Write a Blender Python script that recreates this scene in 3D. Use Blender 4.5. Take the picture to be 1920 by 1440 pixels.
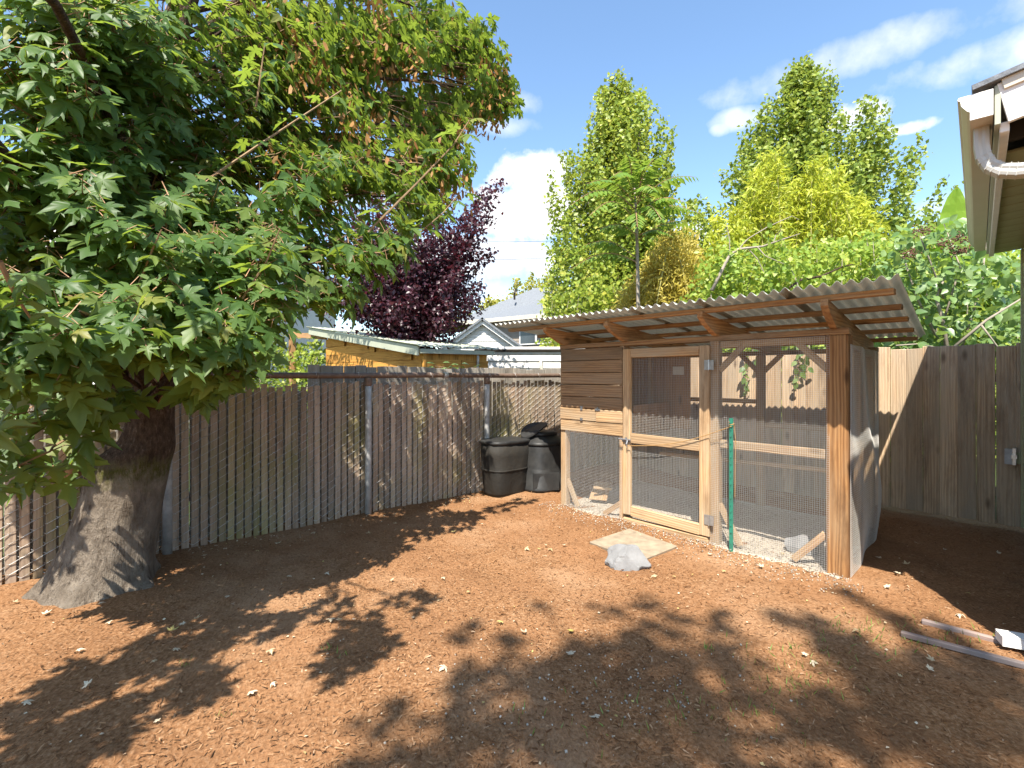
import bpy, bmesh, math, random
import numpy as np
from mathutils import Vector, Matrix, noise as mnoise

for _o in list(bpy.data.objects):
    bpy.data.objects.remove(_o)
R = random.Random(11)
NR = np.random.default_rng(11)
sc = bpy.context.scene
col = sc.collection
F, H, HY = 939.0, 1.52, 705.0          # focal length in photo pixels, eye height, horizon row

# ------------------------------------------------------------------ camera
cam = bpy.data.cameras.new('camera')
cam.sensor_width = 36.0
cam.lens = F / 1920 * 36
cam.shift_y = -15 / 1920
cam.clip_start = 0.02
cam.clip_end = 3000
camo = bpy.data.objects.new('camera', cam)
col.objects.link(camo)
camo.location = (0, 0, H)
camo.rotation_euler = (math.pi / 2, 0, 0)
sc.camera = camo

# ------------------------------------------------------------------ sun, sky, exposure
SD = Vector((0.238, 0.971, -1.54)).normalized()       # direction the sunlight travels
elev = math.asin(-SD.z)
azim = math.atan2(-SD.x, -SD.y)
sun = bpy.data.lights.new('sun', 'SUN')
sun.energy = 5.0
sun.angle = math.radians(0.53)
sun.color = (1.0, 0.94, 0.84)
suno = bpy.data.objects.new('sun', sun)
col.objects.link(suno)
suno.rotation_euler = SD.to_track_quat('-Z', 'Y').to_euler()
suno.location = (-3, -12, 18)

world = bpy.data.worlds.new('World')
sc.world = world
world.use_nodes = True
sc.view_settings.view_transform = 'Standard'
sc.view_settings.look = 'None'
sc.view_settings.exposure = 1.33
sc.view_settings.gamma = 1.0
sc.view_settings.use_curve_mapping = False
sc.render.engine = 'CYCLES'
sc.cycles.max_bounces = 8
sc.cycles.diffuse_bounces = 4
sc.cycles.glossy_bounces = 2
sc.cycles.transmission_bounces = 4
sc.cycles.transparent_max_bounces = 8
sc.cycles.caustics_reflective = False
sc.cycles.caustics_refractive = False
sc.cycles.use_denoising = True
sc.cycles.sample_clamp_indirect = 6


def at(px, py, Y):
    return Vector(((px - 960) / F * Y, Y, H - (py - HY) / F * Y))


def gp(px, py, z=0.0):
    Y = F * (H - z) / (py - HY)
    return Vector(((px - 960) / F * Y, Y, z))


def uv(u, v, z=0.0):                    # yard axes: u runs along the chain link fence, v along the back fence
    return Vector((.743 * u + .669 * v, .669 * u - .743 * v, z))


# ---- world nodes: sky texture with cumulus cloud banks mixed over it by direction
nt = world.node_tree
nt.nodes.clear()
WN, WL = nt.nodes, nt.links


def wmath(op, a, b=None, clamp=False):
    n = WN.new('ShaderNodeMath')
    n.operation = op
    n.use_clamp = clamp
    for i, x in enumerate((a, b)):
        if x is None:
            continue
        if isinstance(x, (int, float)):
            n.inputs[i].default_value = x
        else:
            WL.new(x, n.inputs[i])
    return n.outputs[0]


def wdot(vec, c):
    n = WN.new('ShaderNodeVectorMath')
    n.operation = 'DOT_PRODUCT'
    WL.new(vec, n.inputs[0])
    n.inputs[1].default_value = c
    return n.outputs['Value']


sky = WN.new('ShaderNodeTexSky')
sky.sky_type = 'NISHITA'
sky.sun_disc = False
sky.sun_elevation = elev
sky.sun_rotation = azim
sky.altitude = 50
sky.air_density = 1.0
sky.dust_density = 0.6
sky.ozone_density = 2.0
tc = WN.new('ShaderNodeTexCoord')
dirv = tc.outputs['Generated']
nz = WN.new('ShaderNodeTexNoise')
nz.inputs['Scale'].default_value = 9.0
nz.inputs['Detail'].default_value = 8
nz.inputs['Roughness'].default_value = 0.58
WL.new(dirv, nz.inputs['Vector'])
nfac = wmath('SUBTRACT', nz.outputs['Fac'], 0.5)
nzb = WN.new('ShaderNodeTexNoise')
nzb.inputs['Scale'].default_value = 4.2
nzb.inputs['Detail'].default_value = 5
WL.new(dirv, nzb.inputs['Vector'])
nbig = wmath('SUBTRACT', nzb.outputs['Fac'], 0.5)
mask = None
CLOUDS = [  # px, py, half width, half height (photo pixels), strength
    (990, 320, 72, 46, 1.0), (975, 400, 120, 56, 1.0), (900, 480, 170, 46, .85), (940, 235, 75, 22, .45),
    (1000, 195, 30, 24, .5), (1385, 222, 40, 20, .55), (1352, 240, 16, 13, .5), (1625, 212, 58, 36, 1.0), (1700, 240, 62, 16, .8),
    (1690, 75, 260, 40, .5), (1860, 105, 190, 42, .6), (1790, 385, 60, 30, .7), (1300, 460, 60, 40, .8),
    (880, 560, 240, 40, .6), (300, 230, 60, 50, .9), (560, 330, 160, 60, .8), (1350, 600, 500, 40, .5)]
for px, py, w, h, s in CLOUDS:
    c = Vector(((px - 960) / F, 1.0, -(py - HY) / F))
    L = c.length
    c.normalize()
    e1 = Vector((c.y, -c.x, 0)).normalized()
    e2 = e1.cross(c).normalized()
    a = wmath('MULTIPLY', wdot(dirv, e1), F / w * L * 0.85)
    b = wmath('MULTIPLY', wdot(dirv, e2), F / h * L)
    r2 = wmath('ADD', wmath('MULTIPLY', a, a), wmath('MULTIPLY', b, b))
    m = wmath('ADD', wmath('SUBTRACT', 1.0, r2), wmath('ADD', wmath('MULTIPLY', nfac, 4.4), wmath('MULTIPLY', nbig, 2.4)))
    m = wmath('MULTIPLY', wmath('MULTIPLY', m, 1.7 if s >= .8 else .8, True), s)
    m = wmath('MULTIPLY', m, wmath('GREATER_THAN', wdot(dirv, c), 0.2))
    mask = m if mask is None else wmath('MAXIMUM', mask, m)
# the same kind of broken cloud over the rest of the sky
nz2 = WN.new('ShaderNodeTexNoise')
nz2.inputs['Scale'].default_value = 2.6
nz2.inputs['Detail'].default_value = 9
nz2.inputs['Roughness'].default_value = 0.55
mp = WN.new('ShaderNodeMapping')
mp.inputs['Scale'].default_value = (1, 1, 2.0)
mp.inputs['Location'].default_value = (3.1, 0.7, 1.9)
WL.new(dirv, mp.inputs['Vector'])
WL.new(mp.outputs[0], nz2.inputs['Vector'])
gen = wmath('MULTIPLY', wmath('SUBTRACT', nz2.outputs['Fac'], 0.60), 7.0, True)
away = wmath('MULTIPLY', wmath('SUBTRACT', 0.45, wdot(dirv, (0, 1, 0))), 4.0, True)
mask = wmath('MAXIMUM', mask, wmath('MULTIPLY', wmath('MULTIPLY', gen, away), .9))
mix = WN.new('ShaderNodeMixRGB')
WL.new(mask, mix.inputs['Fac'])
skm = WN.new('ShaderNodeMixRGB')
skm.blend_type = 'MULTIPLY'
skm.inputs['Fac'].default_value = 1.0
skm.inputs['Color2'].default_value = (.93, 1.0, 1.0, 1)
WL.new(sky.outputs[0], skm.inputs['Color1'])
WL.new(skm.outputs[0], mix.inputs['Color1'])
cr = WN.new('ShaderNodeMixRGB')
cr.inputs['Color1'].default_value = (3.6, 3.7, 3.95, 1)
cr.inputs['Color2'].default_value = (4.6, 4.6, 4.6, 1)
WL.new(wmath('MULTIPLY', wmath('ADD', nfac, .35), 2.0, True), cr.inputs['Fac'])
WL.new(cr.outputs[0], mix.inputs['Color2'])
bg = WN.new('ShaderNodeBackground')
bg.inputs['Strength'].default_value = 0.13
WL.new(mix.outputs[0], bg.inputs['Color'])
wo = WN.new('ShaderNodeOutputWorld')
WL.new(bg.outputs[0], wo.inputs['Surface'])

# ------------------------------------------------------------------ helpers
WM = {}


def tag(o, label=None, cat=None, group=None, kind=None):
    if label:
        o['label'] = label
    if cat:
        o['category'] = cat
    if group:
        o['group'] = group
    if kind:
        o['kind'] = kind
    return o


def link(name, mesh, mat=None, parent=None, M=None):
    if mat is not None and len(mesh.materials) == 0:
        mesh.materials.append(mat)
    o = bpy.data.objects.new(name, mesh)
    col.objects.link(o)
    M = Matrix() if M is None else M
    if parent is not None:
        o.parent = parent
        o.matrix_basis = WM[parent.name].inverted() @ M
    else:
        o.matrix_basis = M
    WM[o.name] = M.copy()
    return o


def thing(name, label, cat, loc, group=None):
    o = bpy.data.objects.new(name, None)
    col.objects.link(o)
    o.empty_display_size = 0.1
    o.location = loc
    WM[o.name] = Matrix.Translation(Vector(loc))
    return tag(o, label, cat, group)


class MB:
    def __init__(s):
        s.v, s.f, s.m = [], [], []

    def add(s, vs, fs, mi=0):
        n = len(s.v)
        s.v += [tuple(p) for p in vs]
        for f in fs:
            s.f.append(tuple(i + n for i in f))
            s.m.append(mi)

    def box(s, c, a, b, d, mi=0):        # centre and three half-axis vectors
        c, a, b, d = Vector(c), Vector(a), Vector(b), Vector(d)
        vs = [c + sx * a + sy * b + sz * d for sz in (-1, 1) for sy in (-1, 1) for sx in (-1, 1)]
        fs = [(0, 2, 3, 1), (4, 5, 7, 6), (0, 1, 5, 4), (2, 6, 7, 3), (0, 4, 6, 2), (1, 3, 7, 5)]
        if a.cross(b).dot(d) < 0:
            fs = [tuple(reversed(f)) for f in fs]
        s.add(vs, fs, mi)

    def tube(s, pts, rad, n=6, mi=0, cap=True):
        pts = [Vector(p) for p in pts]
        k = len(pts)
        if not hasattr(rad, '__len__'):
            rad = [rad] * k
        base = len(s.v)
        up = None
        for i, p in enumerate(pts):
            t = (pts[min(i + 1, k - 1)] - pts[max(i - 1, 0)])
            if t.length < 1e-9:
                t = Vector((0, 0, 1))
            t.normalize()
            if up is None:
                up = t.orthogonal().normalized()
            up = (up - t * up.dot(t))
            if up.length < 1e-6:
                up = t.orthogonal()
            up.normalize()
            w = t.cross(up)
            for j in range(n):
                a = 2 * math.pi * j / n
                s.v.append(tuple(p + rad[i] * (math.cos(a) * up + math.sin(a) * w)))
        for i in range(k - 1):
            for j in range(n):
                j2 = (j + 1) % n
                s.f.append((base + i * n + j, base + i * n + j2, base + (i + 1) * n + j2, base + (i + 1) * n + j))
                s.m.append(mi)
        if cap:
            s.f.append(tuple(base + j for j in reversed(range(n))))
            s.f.append(tuple(base + (k - 1) * n + j for j in range(n)))
            s.m += [mi, mi]

    def build(s, name, mats, parent=None, M=None, smooth=False, origin=None):
        vs = s.v
        if origin is not None:
            o = Vector(origin)
            vs = [tuple(Vector(p) - o) for p in vs]
            M = Matrix.Translation(o)
        me = bpy.data.meshes.new(name)
        me.from_pydata(vs, [], s.f)
        if not isinstance(mats, (list, tuple)):
            mats = [mats]
        for m in mats:
            me.materials.append(m)
        if len(mats) > 1:
            me.polygons.foreach_set('material_index', s.m)
        if smooth:
            me.polygons.foreach_set('use_smooth', [True] * len(me.polygons))
        me.update()
        return link(name, me, None, parent, M)


_box = {}


def boxmesh(w, t, L, mat, var=0):
    """A plank with softened, slightly uneven edges: width on X, thickness on Y, length on Z."""
    key = (round(w, 3), round(t, 3), round(L, 2), mat.name, var)
    if key in _box:
        return _box[key]
    bm = bmesh.new()
    bmesh.ops.create_cube(bm, size=1.0)
    for v in bm.verts:
        v.co = Vector((v.co.x * w, v.co.y * t, v.co.z * L))
    rr = random.Random(var * 77 + int(w * 1000))
    if var:
        for v in bm.verts:
            v.co.x += rr.uniform(-.03, .03) * w
            v.co.z += rr.uniform(-.004, .004) * min(L, 1.5)
    bmesh.ops.bevel(bm, geom=list(bm.edges), offset=min(w, t) * (.1 if var == 0 else .14), segments=1, affect='EDGES')
    me = bpy.data.meshes.new('plank')
    bm.to_mesh(me)
    bm.free()
    me.materials.append(mat)
    _box[key] = me
    return me


def plank(name, p0, p1, w, t, side, mat, parent, var=0):
    p0, p1 = Vector(p0), Vector(p1)
    z = (p1 - p0)
    L = z.length
    z.normalize()
    x = Vector(side)
    x = (x - z * x.dot(z)).normalized()
    y = z.cross(x)
    M = Matrix(((x.x, y.x, z.x, 0), (x.y, y.y, z.y, 0), (x.z, y.z, z.z, 0), (0, 0, 0, 1)))
    M = Matrix.Translation((p0 + p1) / 2) @ M
    Lr = round(L, 2)
    return link(name, boxmesh(w, t, Lr, mat, var), None, parent, M)


def tri_mesh(name, V, T, mats, midx=None, smooth=False):
    me = bpy.data.meshes.new(name)
    n, k = len(V), len(T)
    me.vertices.add(n)
    me.vertices.foreach_set('co', np.ascontiguousarray(V, dtype=np.float32).ravel())
    me.loops.add(k * 3)
    me.loops.foreach_set('vertex_index', np.ascontiguousarray(T, dtype=np.int32).ravel())
    me.polygons.add(k)
    me.polygons.foreach_set('loop_start', np.arange(0, k * 3, 3, dtype=np.int32))
    me.polygons.foreach_set('loop_total', np.full(k, 3, dtype=np.int32))
    for m in mats:
        me.materials.append(m)
    if midx is not None:
        me.polygons.foreach_set('material_index', np.ascontiguousarray(midx, dtype=np.int32))
    if smooth:
        me.polygons.foreach_set('use_smooth', np.ones(k, dtype=bool))
    me.update(calc_edges=True)
    me.validate()
    return me


def frames(nrm, tip):
    """rows of rotation matrices with Y = tip direction, Z = normal (both (N,3))"""
    y = tip / (np.linalg.norm(tip, axis=1, keepdims=True) + 1e-9)
    z = nrm - y * np.sum(nrm * y, axis=1, keepdims=True)
    z /= (np.linalg.norm(z, axis=1, keepdims=True) + 1e-9)
    x = np.cross(y, z)
    return np.stack([x, y, z], axis=2)


def scatter(tv, tt, pos, rot, scl):
    """copy a template (verts tv, tris tt) to every position"""
    N, k = len(pos), len(tv)
    scl = np.asarray(scl)
    if scl.ndim == 1:
        scl = np.repeat(scl[:, None], 3, 1)
    loc = tv[None, :, :] * scl[:, None, :]
    V = np.einsum('nij,nkj->nki', rot, loc) + pos[:, None, :]
    T = tt[None, :, :] + (np.arange(N) * k)[:, None, None]
    return V.reshape(-1, 3), T.reshape(-1, 3)


def runit(n):
    a = NR.normal(size=(n, 3))
    return a / np.linalg.norm(a, axis=1, keepdims=True)


# ------------------------------------------------------------------ materials
def mat_new(name):
    m = bpy.data.materials.new(name)
    m.use_nodes = True
    n = m.node_tree
    n.nodes.clear()
    out = n.nodes.new('ShaderNodeOutputMaterial')
    return m, n, out


def N(n, t, **kw):
    x = n.nodes.new(t)
    for k, v in kw.items():
        if k in x.inputs:
            x.inputs[k].default_value = v
        else:
            setattr(x, k, v)
    return x


def ramp(n, fac, stops):
    r = n.nodes.new('ShaderNodeValToRGB')
    e = r.color_ramp.elements
    while len(e) > 1:
        e.remove(e[-1])
    e[0].position, e[0].color = stops[0][0], (*stops[0][1], 1)
    for p, c in stops[1:]:
        k = e.new(p)
        k.color = (*c, 1)
    n.links.new(fac, r.inputs[0])
    return r.outputs[0]


def mixc(n, f, a, b, mode='MIX'):
    x = n.nodes.new('ShaderNodeMixRGB')
    x.blend_type = mode
    for s, v in ((0, f), (1, a), (2, b)):
        if isinstance(v, (int, float)):
            x.inputs[s].default_value = v
        elif isinstance(v, tuple):
            x.inputs[s].default_value = (*v, 1)
        else:
            n.links.new(v, x.inputs[s])
    return x.outputs[0]


def mth(n, op, a, b=0.0, clamp=False):
    x = n.nodes.new('ShaderNodeMath')
    x.operation = op
    x.use_clamp = clamp
    for i, v in enumerate((a, b)):
        if isinstance(v, (int, float)):
            x.inputs[i].default_value = v
        else:
            n.links.new(v, x.inputs[i])
    return x.outputs[0]


def noise(n, vec, scale, detail=4, rough=.55, mapscale=None):
    if mapscale is not None:
        mp_ = n.nodes.new('ShaderNodeMapping')
        mp_.inputs['Scale'].default_value = mapscale
        n.links.new(vec, mp_.inputs['Vector'])
        vec = mp_.outputs[0]
    t = n.nodes.new('ShaderNodeTexNoise')
    t.inputs['Scale'].default_value = scale
    t.inputs['Detail'].default_value = detail
    t.inputs['Roughness'].default_value = rough
    n.links.new(vec, t.inputs['Vector'])
    return t.outputs['Fac']


def bsdf(n, out, color, rough=.7, metal=0.0, spec=.3, bump=None, bdist=.01, bstr=.5):
    b = n.nodes.new('ShaderNodeBsdfPrincipled')
    for key, v in (('Base Color', color), ('Roughness', rough), ('Metallic', metal), ('Specular IOR Level', spec)):
        if isinstance(v, (int, float)):
            b.inputs[key].default_value = v
        elif isinstance(v, tuple):
            b.inputs[key].default_value = (*v, 1)
        else:
            n.links.new(v, b.inputs[key])
    if bump is not None:
        u = n.nodes.new('ShaderNodeBump')
        u.inputs['Distance'].default_value = bdist
        u.inputs['Strength'].default_value = bstr
        n.links.new(bump, u.inputs['Height'])
        n.links.new(u.outputs[0], b.inputs['Normal'])
    n.links.new(b.outputs[0], out.inputs['Surface'])
    return b


def local_random(n):
    """object coordinates shifted by a random amount for every object, so alike boards differ"""
    t = n.nodes.new('ShaderNodeTexCoord')
    o = n.nodes.new('ShaderNodeObjectInfo')
    c = n.nodes.new('ShaderNodeCombineXYZ')
    k = mth(n, 'MULTIPLY', o.outputs['Random'], 37.0)
    for i in range(3):
        n.links.new(k, c.inputs[i])
    v = n.nodes.new('ShaderNodeVectorMath')
    v.operation = 'ADD'
    n.links.new(t.outputs['Object'], v.inputs[0])
    n.links.new(c.outputs[0], v.inputs[1])
    return v.outputs[0], o.outputs['Random']


def wood(name, dark, light, grey=None, greyamt=.5, knots=True, var=.35, rings=.5, moss=None, stain=None, rough=.8):
    m, n, out = mat_new(name)
    vec, rnd = local_random(n)
    g1 = noise(n, vec, 1.0, 6, .65, (38, 38, 1.6))
    mp_ = n.nodes.new('ShaderNodeMapping')
    mp_.inputs['Scale'].default_value = (9, 9, .75)
    n.links.new(vec, mp_.inputs['Vector'])
    w = n.nodes.new('ShaderNodeTexWave')
    w.wave_type = 'BANDS'
    w.bands_direction = 'X'
    w.inputs['Scale'].default_value = 1.3
    w.inputs['Distortion'].default_value = 9.0
    w.inputs['Detail'].default_value = 2.5
    w.inputs['Detail Scale'].default_value = .9
    n.links.new(mp_.outputs[0], w.inputs['Vector'])
    g = mth(n, 'ADD', mth(n, 'MULTIPLY', g1, 1 - rings), mth(n, 'MULTIPLY', w.outputs['Fac'], rings))
    g = mth(n, 'ADD', mth(n, 'MULTIPLY', mth(n, 'SUBTRACT', g, .5), 1.7), .5, True)
    c = mixc(n, g, dark, light)
    if grey is not None:
        b = noise(n, vec, 1.0, 4, .6, (5, 5, 1.1))
        b = mth(n, 'MULTIPLY', mth(n, 'SUBTRACT', b, .5 - greyamt * .35), 3.2, True)
        c = mixc(n, b, c, mixc(n, g1, tuple(x * .55 for x in grey), grey))
    gr = noise(n, vec, 1.0, 6, .7, (7, 7, 1.3))
    gr = mth(n, 'MULTIPLY', mth(n, 'SUBTRACT', gr, .50), 4.5, True)
    c = mixc(n, mth(n, 'MULTIPLY', gr, .7), c, tuple(x * .45 for x in dark))
    if knots:
        mk = n.nodes.new('ShaderNodeMapping')
        mk.inputs['Scale'].default_value = (7, 7, 2.6)
        n.links.new(vec, mk.inputs['Vector'])
        vo = n.nodes.new('ShaderNodeTexVoronoi')
        vo.inputs['Scale'].default_value = .8
        n.links.new(mk.outputs[0], vo.inputs['Vector'])
        k = mth(n, 'MULTIPLY', mth(n, 'SUBTRACT', .17, vo.outputs['Distance']), 9.0, True)
        c = mixc(n, mth(n, 'MULTIPLY', k, .75), c, tuple(x * .3 for x in dark))
    if moss is not None:
        ge = n.nodes.new('ShaderNodeNewGeometry')
        q = noise(n, ge.outputs['Position'], 1.7, 5, .6, (1, 1, .5))
        q = mth(n, 'MULTIPLY', mth(n, 'SUBTRACT', q, .48), 5.0, True)
        q = mth(n, 'MULTIPLY', q, noise(n, vec, 1.0, 3, .6, (20, 20, 5)))
        c = mixc(n, mth(n, 'MULTIPLY', q, 1.2, True), c, moss)
    f = mth(n, 'ADD', 1 - var / 2, mth(n, 'MULTIPLY', rnd, var))
    cc = n.nodes.new('ShaderNodeCombineXYZ')
    for i in range(3):
        n.links.new(f, cc.inputs[i])
    c = mixc(n, 1.0, c, cc.outputs[0], 'MULTIPLY')
    bsdf(n, out, c, rough, 0, .25, g, .004, .6)
    return m


def plain(name, color, rough=.6, metal=0.0, spec=.3, var=.25, scale=20, bump=.3, bdist=.004, c2=None):
    m, n, out = mat_new(name)
    t = n.nodes.new('ShaderNodeTexCoord')
    f = noise(n, t.outputs['Object'], scale, 5, .6)
    c2 = tuple(x * (1 - var) for x in color) if c2 is None else c2
    c = ramp(n, f, [(.3, c2), (.68, color)])
    bsdf(n, out, c, rough, metal, spec, f, bdist, bump)
    return m


def leafmat(name, stops, trans, tfac=.35, rough=.45, spec=.35, vein=False):
    m, n, out = mat_new(name)
    g = n.nodes.new('ShaderNodeNewGeometry')
    oi = n.nodes.new('ShaderNodeObjectInfo')
    rf = mth(n, 'FRACT', mth(n, 'ADD', g.outputs['Random Per Island'], oi.outputs['Random']))
    c = ramp(n, rf, stops)
    t = n.nodes.new('ShaderNodeTexCoord')
    f = noise(n, g.outputs['Position'], 30, 3, .6)
    c = mixc(n, mth(n, 'MULTIPLY', f, .5), c, tuple(x * .55 for x in stops[0][1]))
    b = n.nodes.new('ShaderNodeBsdfPrincipled')
    n.links.new(c, b.inputs['Base Color'])
    b.inputs['Roughness'].default_value = rough
    b.inputs['Specular IOR Level'].default_value = spec
    tr = n.nodes.new('ShaderNodeBsdfTranslucent')
    n.links.new(mixc(n, .55, c, trans), tr.inputs['Color'])
    mx = n.nodes.new('ShaderNodeMixShader')
    mx.inputs[0].default_value = tfac
    n.links.new(b.outputs[0], mx.inputs[1])
    n.links.new(tr.outputs[0], mx.inputs[2])
    n.links.new(mx.outputs[0], out.inputs['Surface'])
    return m


M_ = {}
M_['slat'] = wood('fence_slat_wood', (.20, .125, .08), (.45, .325, .225), (.44, .345, .26), .45, False, .55, .15,
                  moss=(.20, .19, .04))
M_['oldboard'] = wood('neighbour_board_wood', (.21, .18, .14), (.40, .35, .28), (.42, .38, .32), .5, True, .35, .25)
M_['backboard'] = wood('back_fence_wood', (.33, .205, .115), (.64, .46, .29), (.55, .425, .295), .45, True, .35, .35)
M_['coop'] = wood('coop_lumber', (.29, .16, .07), (.53, .345, .18), (.47, .355, .23), .40, True, .35, .28)
M_['coopdark'] = wood('coop_plank', (.17, .088, .04), (.41, .245, .12), (.31, .215, .13), .42, True, .45, .3)
M_['post'] = wood('corner_post_wood', (.15, .062, .022), (.39, .205, .08), (.40, .26, .14), .12, True, .1, .35)
M_['coopred'] = wood('coop_rafter', (.27, .125, .05), (.52, .29, .12), (.44, .31, .19), .3, True, .3, .4)
M_['ply'] = wood('plywood', (.30, .15, .06), (.44, .25, .11), None, 0, True, .15, .75)
M_['cedar'] = wood('cedar_plank', (.42, .18, .035), (.64, .33, .075), None, 0, True, .25, .35)
M_['pink'] = wood('edging_wood', (.19, .125, .10), (.34, .25, .21), (.32, .26, .235), .5, False, .3, .2)
M_['galv'] = plain('galvanised_pipe', (.46, .45, .43), .55, .15, .5, .45, 14, .25, .002)
M_['rail'] = plain('rusty_rail', (.20, .14, .105), .6, .25, .4, .5, 18, .4, .002, (.12, .075, .05))
M_['wire'] = plain('chain_wire', (.52, .50, .47), .5, .2, .4, .3, 30, 0, .001)
M_['mesh'] = plain('hardware_cloth', (.54, .52, .48), .45, .1, .5, .2, 40, 0, .001)
M_['steel'] = plain('hinge_steel', (.5, .5, .5), .35, .8, .5, .3, 40, .2, .001)
M_['black'] = plain('black_plastic', (.016, .016, .016), .5, 0, .3, .5, 9, .5, .006, (.035, .034, .032))
M_['bag'] = plain('black_sheeting', (.028, .024, .019), .7, 0, .2, .5, 6, .8, .02, (.022, .021, .019))
M_['green'] = plain('green_paint', (.02, .20, .13), .45, 0, .5, .3, 25, .2, .001, (.03, .13, .09))
M_['twine'] = plain('twine', (.42, .25, .10), .9, 0, .1, .3, 60, .2, .001)
M_['white'] = plain('white_paint', (.74, .72, .69), .55, 0, .3, .10, 16, .35, .003)
M_['cream'] = plain('cream_metal', (.56, .50, .40), .38, 0, .5, .08, 5, .1, .001)
M_['taupe'] = plain('downspout_metal', (.44, .43, .39), .4, 0, .5, .10, 8, .1, .001)
M_['olive'] = plain('olive_siding', (.36, .35, .20), .65, 0, .3, .15, 12, .3, .002)
M_['sidew'] = plain('white_siding', (.68, .66, .62), .6, 0, .3, .10, 6, .2, .002)
M_['sideb'] = plain('brown_siding', (.30, .25, .205), .7, 0, .25, .12, 6, .2, .002)
M_['shingle'] = plain('grey_shingles', (.20, .215, .235), .9, 0, .2, .45, 30, .6, .01)
M_['dark'] = plain('dark_void', (.03, .025, .02), .9, 0, .1, .3, 10, 0, .001)
M_['glass'] = plain('window_glass', (.05, .06, .07), .08, 0, .6, .2, 3, 0, .001)
M_['sage'] = plain('sage_trim', (.40, .42, .33), .5, 0, .35, .12, 5, .15, .001)
M_['concrete'] = plain('slab_stone', (.34, .27, .19), .85, 0, .2, .42, 9, .4, .004)
M_['rock'] = plain('grey_rock', (.24, .235, .23), .85, 0, .25, .35, 7, .8, .015)
M_['cable'] = plain('cable_black', (.03, .03, .035), .6, 0, .3, .2, 5, 0, .001)

# corrugated roofing: dull metal that lets a little light through, rust-stained
m, n, out = mat_new('corrugated_sheet')
t_ = n.nodes.new('ShaderNodeTexCoord')
f1 = noise(n, t_.outputs['Object'], 2.2, 6, .65)
f2 = noise(n, t_.outputs['Object'], 24, 4, .6)
c_ = ramp(n, f1, [(.30, (.20, .185, .155)), (.46, (.36, .37, .34)), (.7, (.48, .50, .47))])
c_ = mixc(n, mth(n, 'MULTIPLY', mth(n, 'SUBTRACT', f2, .60), 6.0, True), c_, (.10, .055, .03))
b_ = bsdf(n, out, c_, .5, .35, .4, f2, .002, .3)
tr_ = n.nodes.new('ShaderNodeBsdfTranslucent')
tr_.inputs[0].default_value = (.80, .80, .72, 1)
mx_ = n.nodes.new('ShaderNodeMixShader')
mx_.inputs[0].default_value = .24
n.links.new(b_.outputs[0], mx_.inputs[1])
n.links.new(tr_.outputs[0], mx_.inputs[2])
n.links.new(mx_.outputs[0], out.inputs['Surface'])
M_['corr'] = m

# mulch ground
m, n, out = mat_new('bark_mulch')
g_ = n.nodes.new('ShaderNodeNewGeometry')
P_ = g_.outputs['Position']
f1 = noise(n, P_, 55, 6, .7)
f2 = noise(n, P_, 1.3, 5, .6)
f3 = noise(n, P_, 260, 3, .7)
c_ = ramp(n, f1, [(.28, (.11, .047, .019)), (.5, (.25, .125, .056)), (.72, (.39, .24, .135))])
c_ = mixc(n, mth(n, 'MULTIPLY', mth(n, 'SUBTRACT', f2, .42), 2.4, True), c_, mixc(n, f3, (.21, .096, .040), (.34, .180, .090)))
pf = noise(n, P_, .75, 5, .62)
c_ = mixc(n, mth(n, 'MULTIPLY', mth(n, 'SUBTRACT', pf, .50), 3.0, True), c_, (.42, .265, .155))
c_ = mixc(n, mth(n, 'MULTIPLY', mth(n, 'SUBTRACT', .45, pf), 4.0, True), c_, (.10, .045, .02))
vo = n.nodes.new('ShaderNodeTexVoronoi')
vo.inputs['Scale'].default_value = 75
mpp = n.nodes.new('ShaderNodeMapping')
mpp.inputs['Scale'].default_value = (1, .45, 1)
mpp.inputs['Rotation'].default_value = (0, 0, .6)
n.links.new(P_, mpp.inputs['Vector'])
n.links.new(mpp.outputs[0], vo.inputs['Vector'])
hsum = mth(n, 'ADD', mth(n, 'MULTIPLY', f1, .8), mth(n, 'ADD', mth(n, 'MULTIPLY', vo.outputs['Distance'], .8), mth(n, 'MULTIPLY', f3, .4)))
bsdf(n, out, c_, .95, 0, .1, hsum, .012, .9)
M_['mulch'] = m


def island(name, stops, rough=.9, spec=.15, scale=40):
    m, n, out = mat_new(name)
    g = n.nodes.new('ShaderNodeNewGeometry')
    c = ramp(n, g.outputs['Random Per Island'], stops)
    f = noise(n, g.outputs['Position'], scale, 3, .6)
    c = mixc(n, mth(n, 'MULTIPLY', f, .35), c, tuple(x * .4 for x in stops[0][1]))
    bsdf(n, out, c, rough, 0, spec)
    return m


M_['chip'] = island('bark_chip', [(0, (.10, .043, .018)), (.4, (.22, .105, .045)), (.8, (.32, .168, .078)), (.97, (.40, .24, .13)), (1, (.48, .33, .21))])
M_['pebble'] = island('pebble', [(0, (.25, .21, .17)), (.4, (.40, .34, .27)), (.8, (.50, .44, .36)), (1, (.60, .55, .48))], .85, .2)
M_['dryleaf'] = leafmat('dry_leaf', [(0, (.62, .50, .34)), (.55, (.72, .64, .48)), (.8, (.50, .36, .18)), (1, (.58, .50, .10))], (.6, .45, .2), .2, .7, .2)
M_['grass'] = leafmat('grass_blade', [(0, (.12, .22, .04)), (1, (.25, .33, .08))], (.4, .5, .1), .35)
M_['maple'] = leafmat('maple_leaf', [(0, (.060, .125, .032)), (.4, (.085, .160, .040)), (.80, (.115, .195, .05)), (.95, (.19, .25, .06)), (1, (.27, .26, .06))], (.45, .58, .05), .44, .46, .32)
M_['petiole'] = plain('petiole', (.38, .22, .12), .6, 0, .3, .3, 20, 0, .001)
M_['twig'] = plain('maple_twig', (.30, .20, .115), .8, 0, .2, .4, 12, .4, .004)
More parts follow.
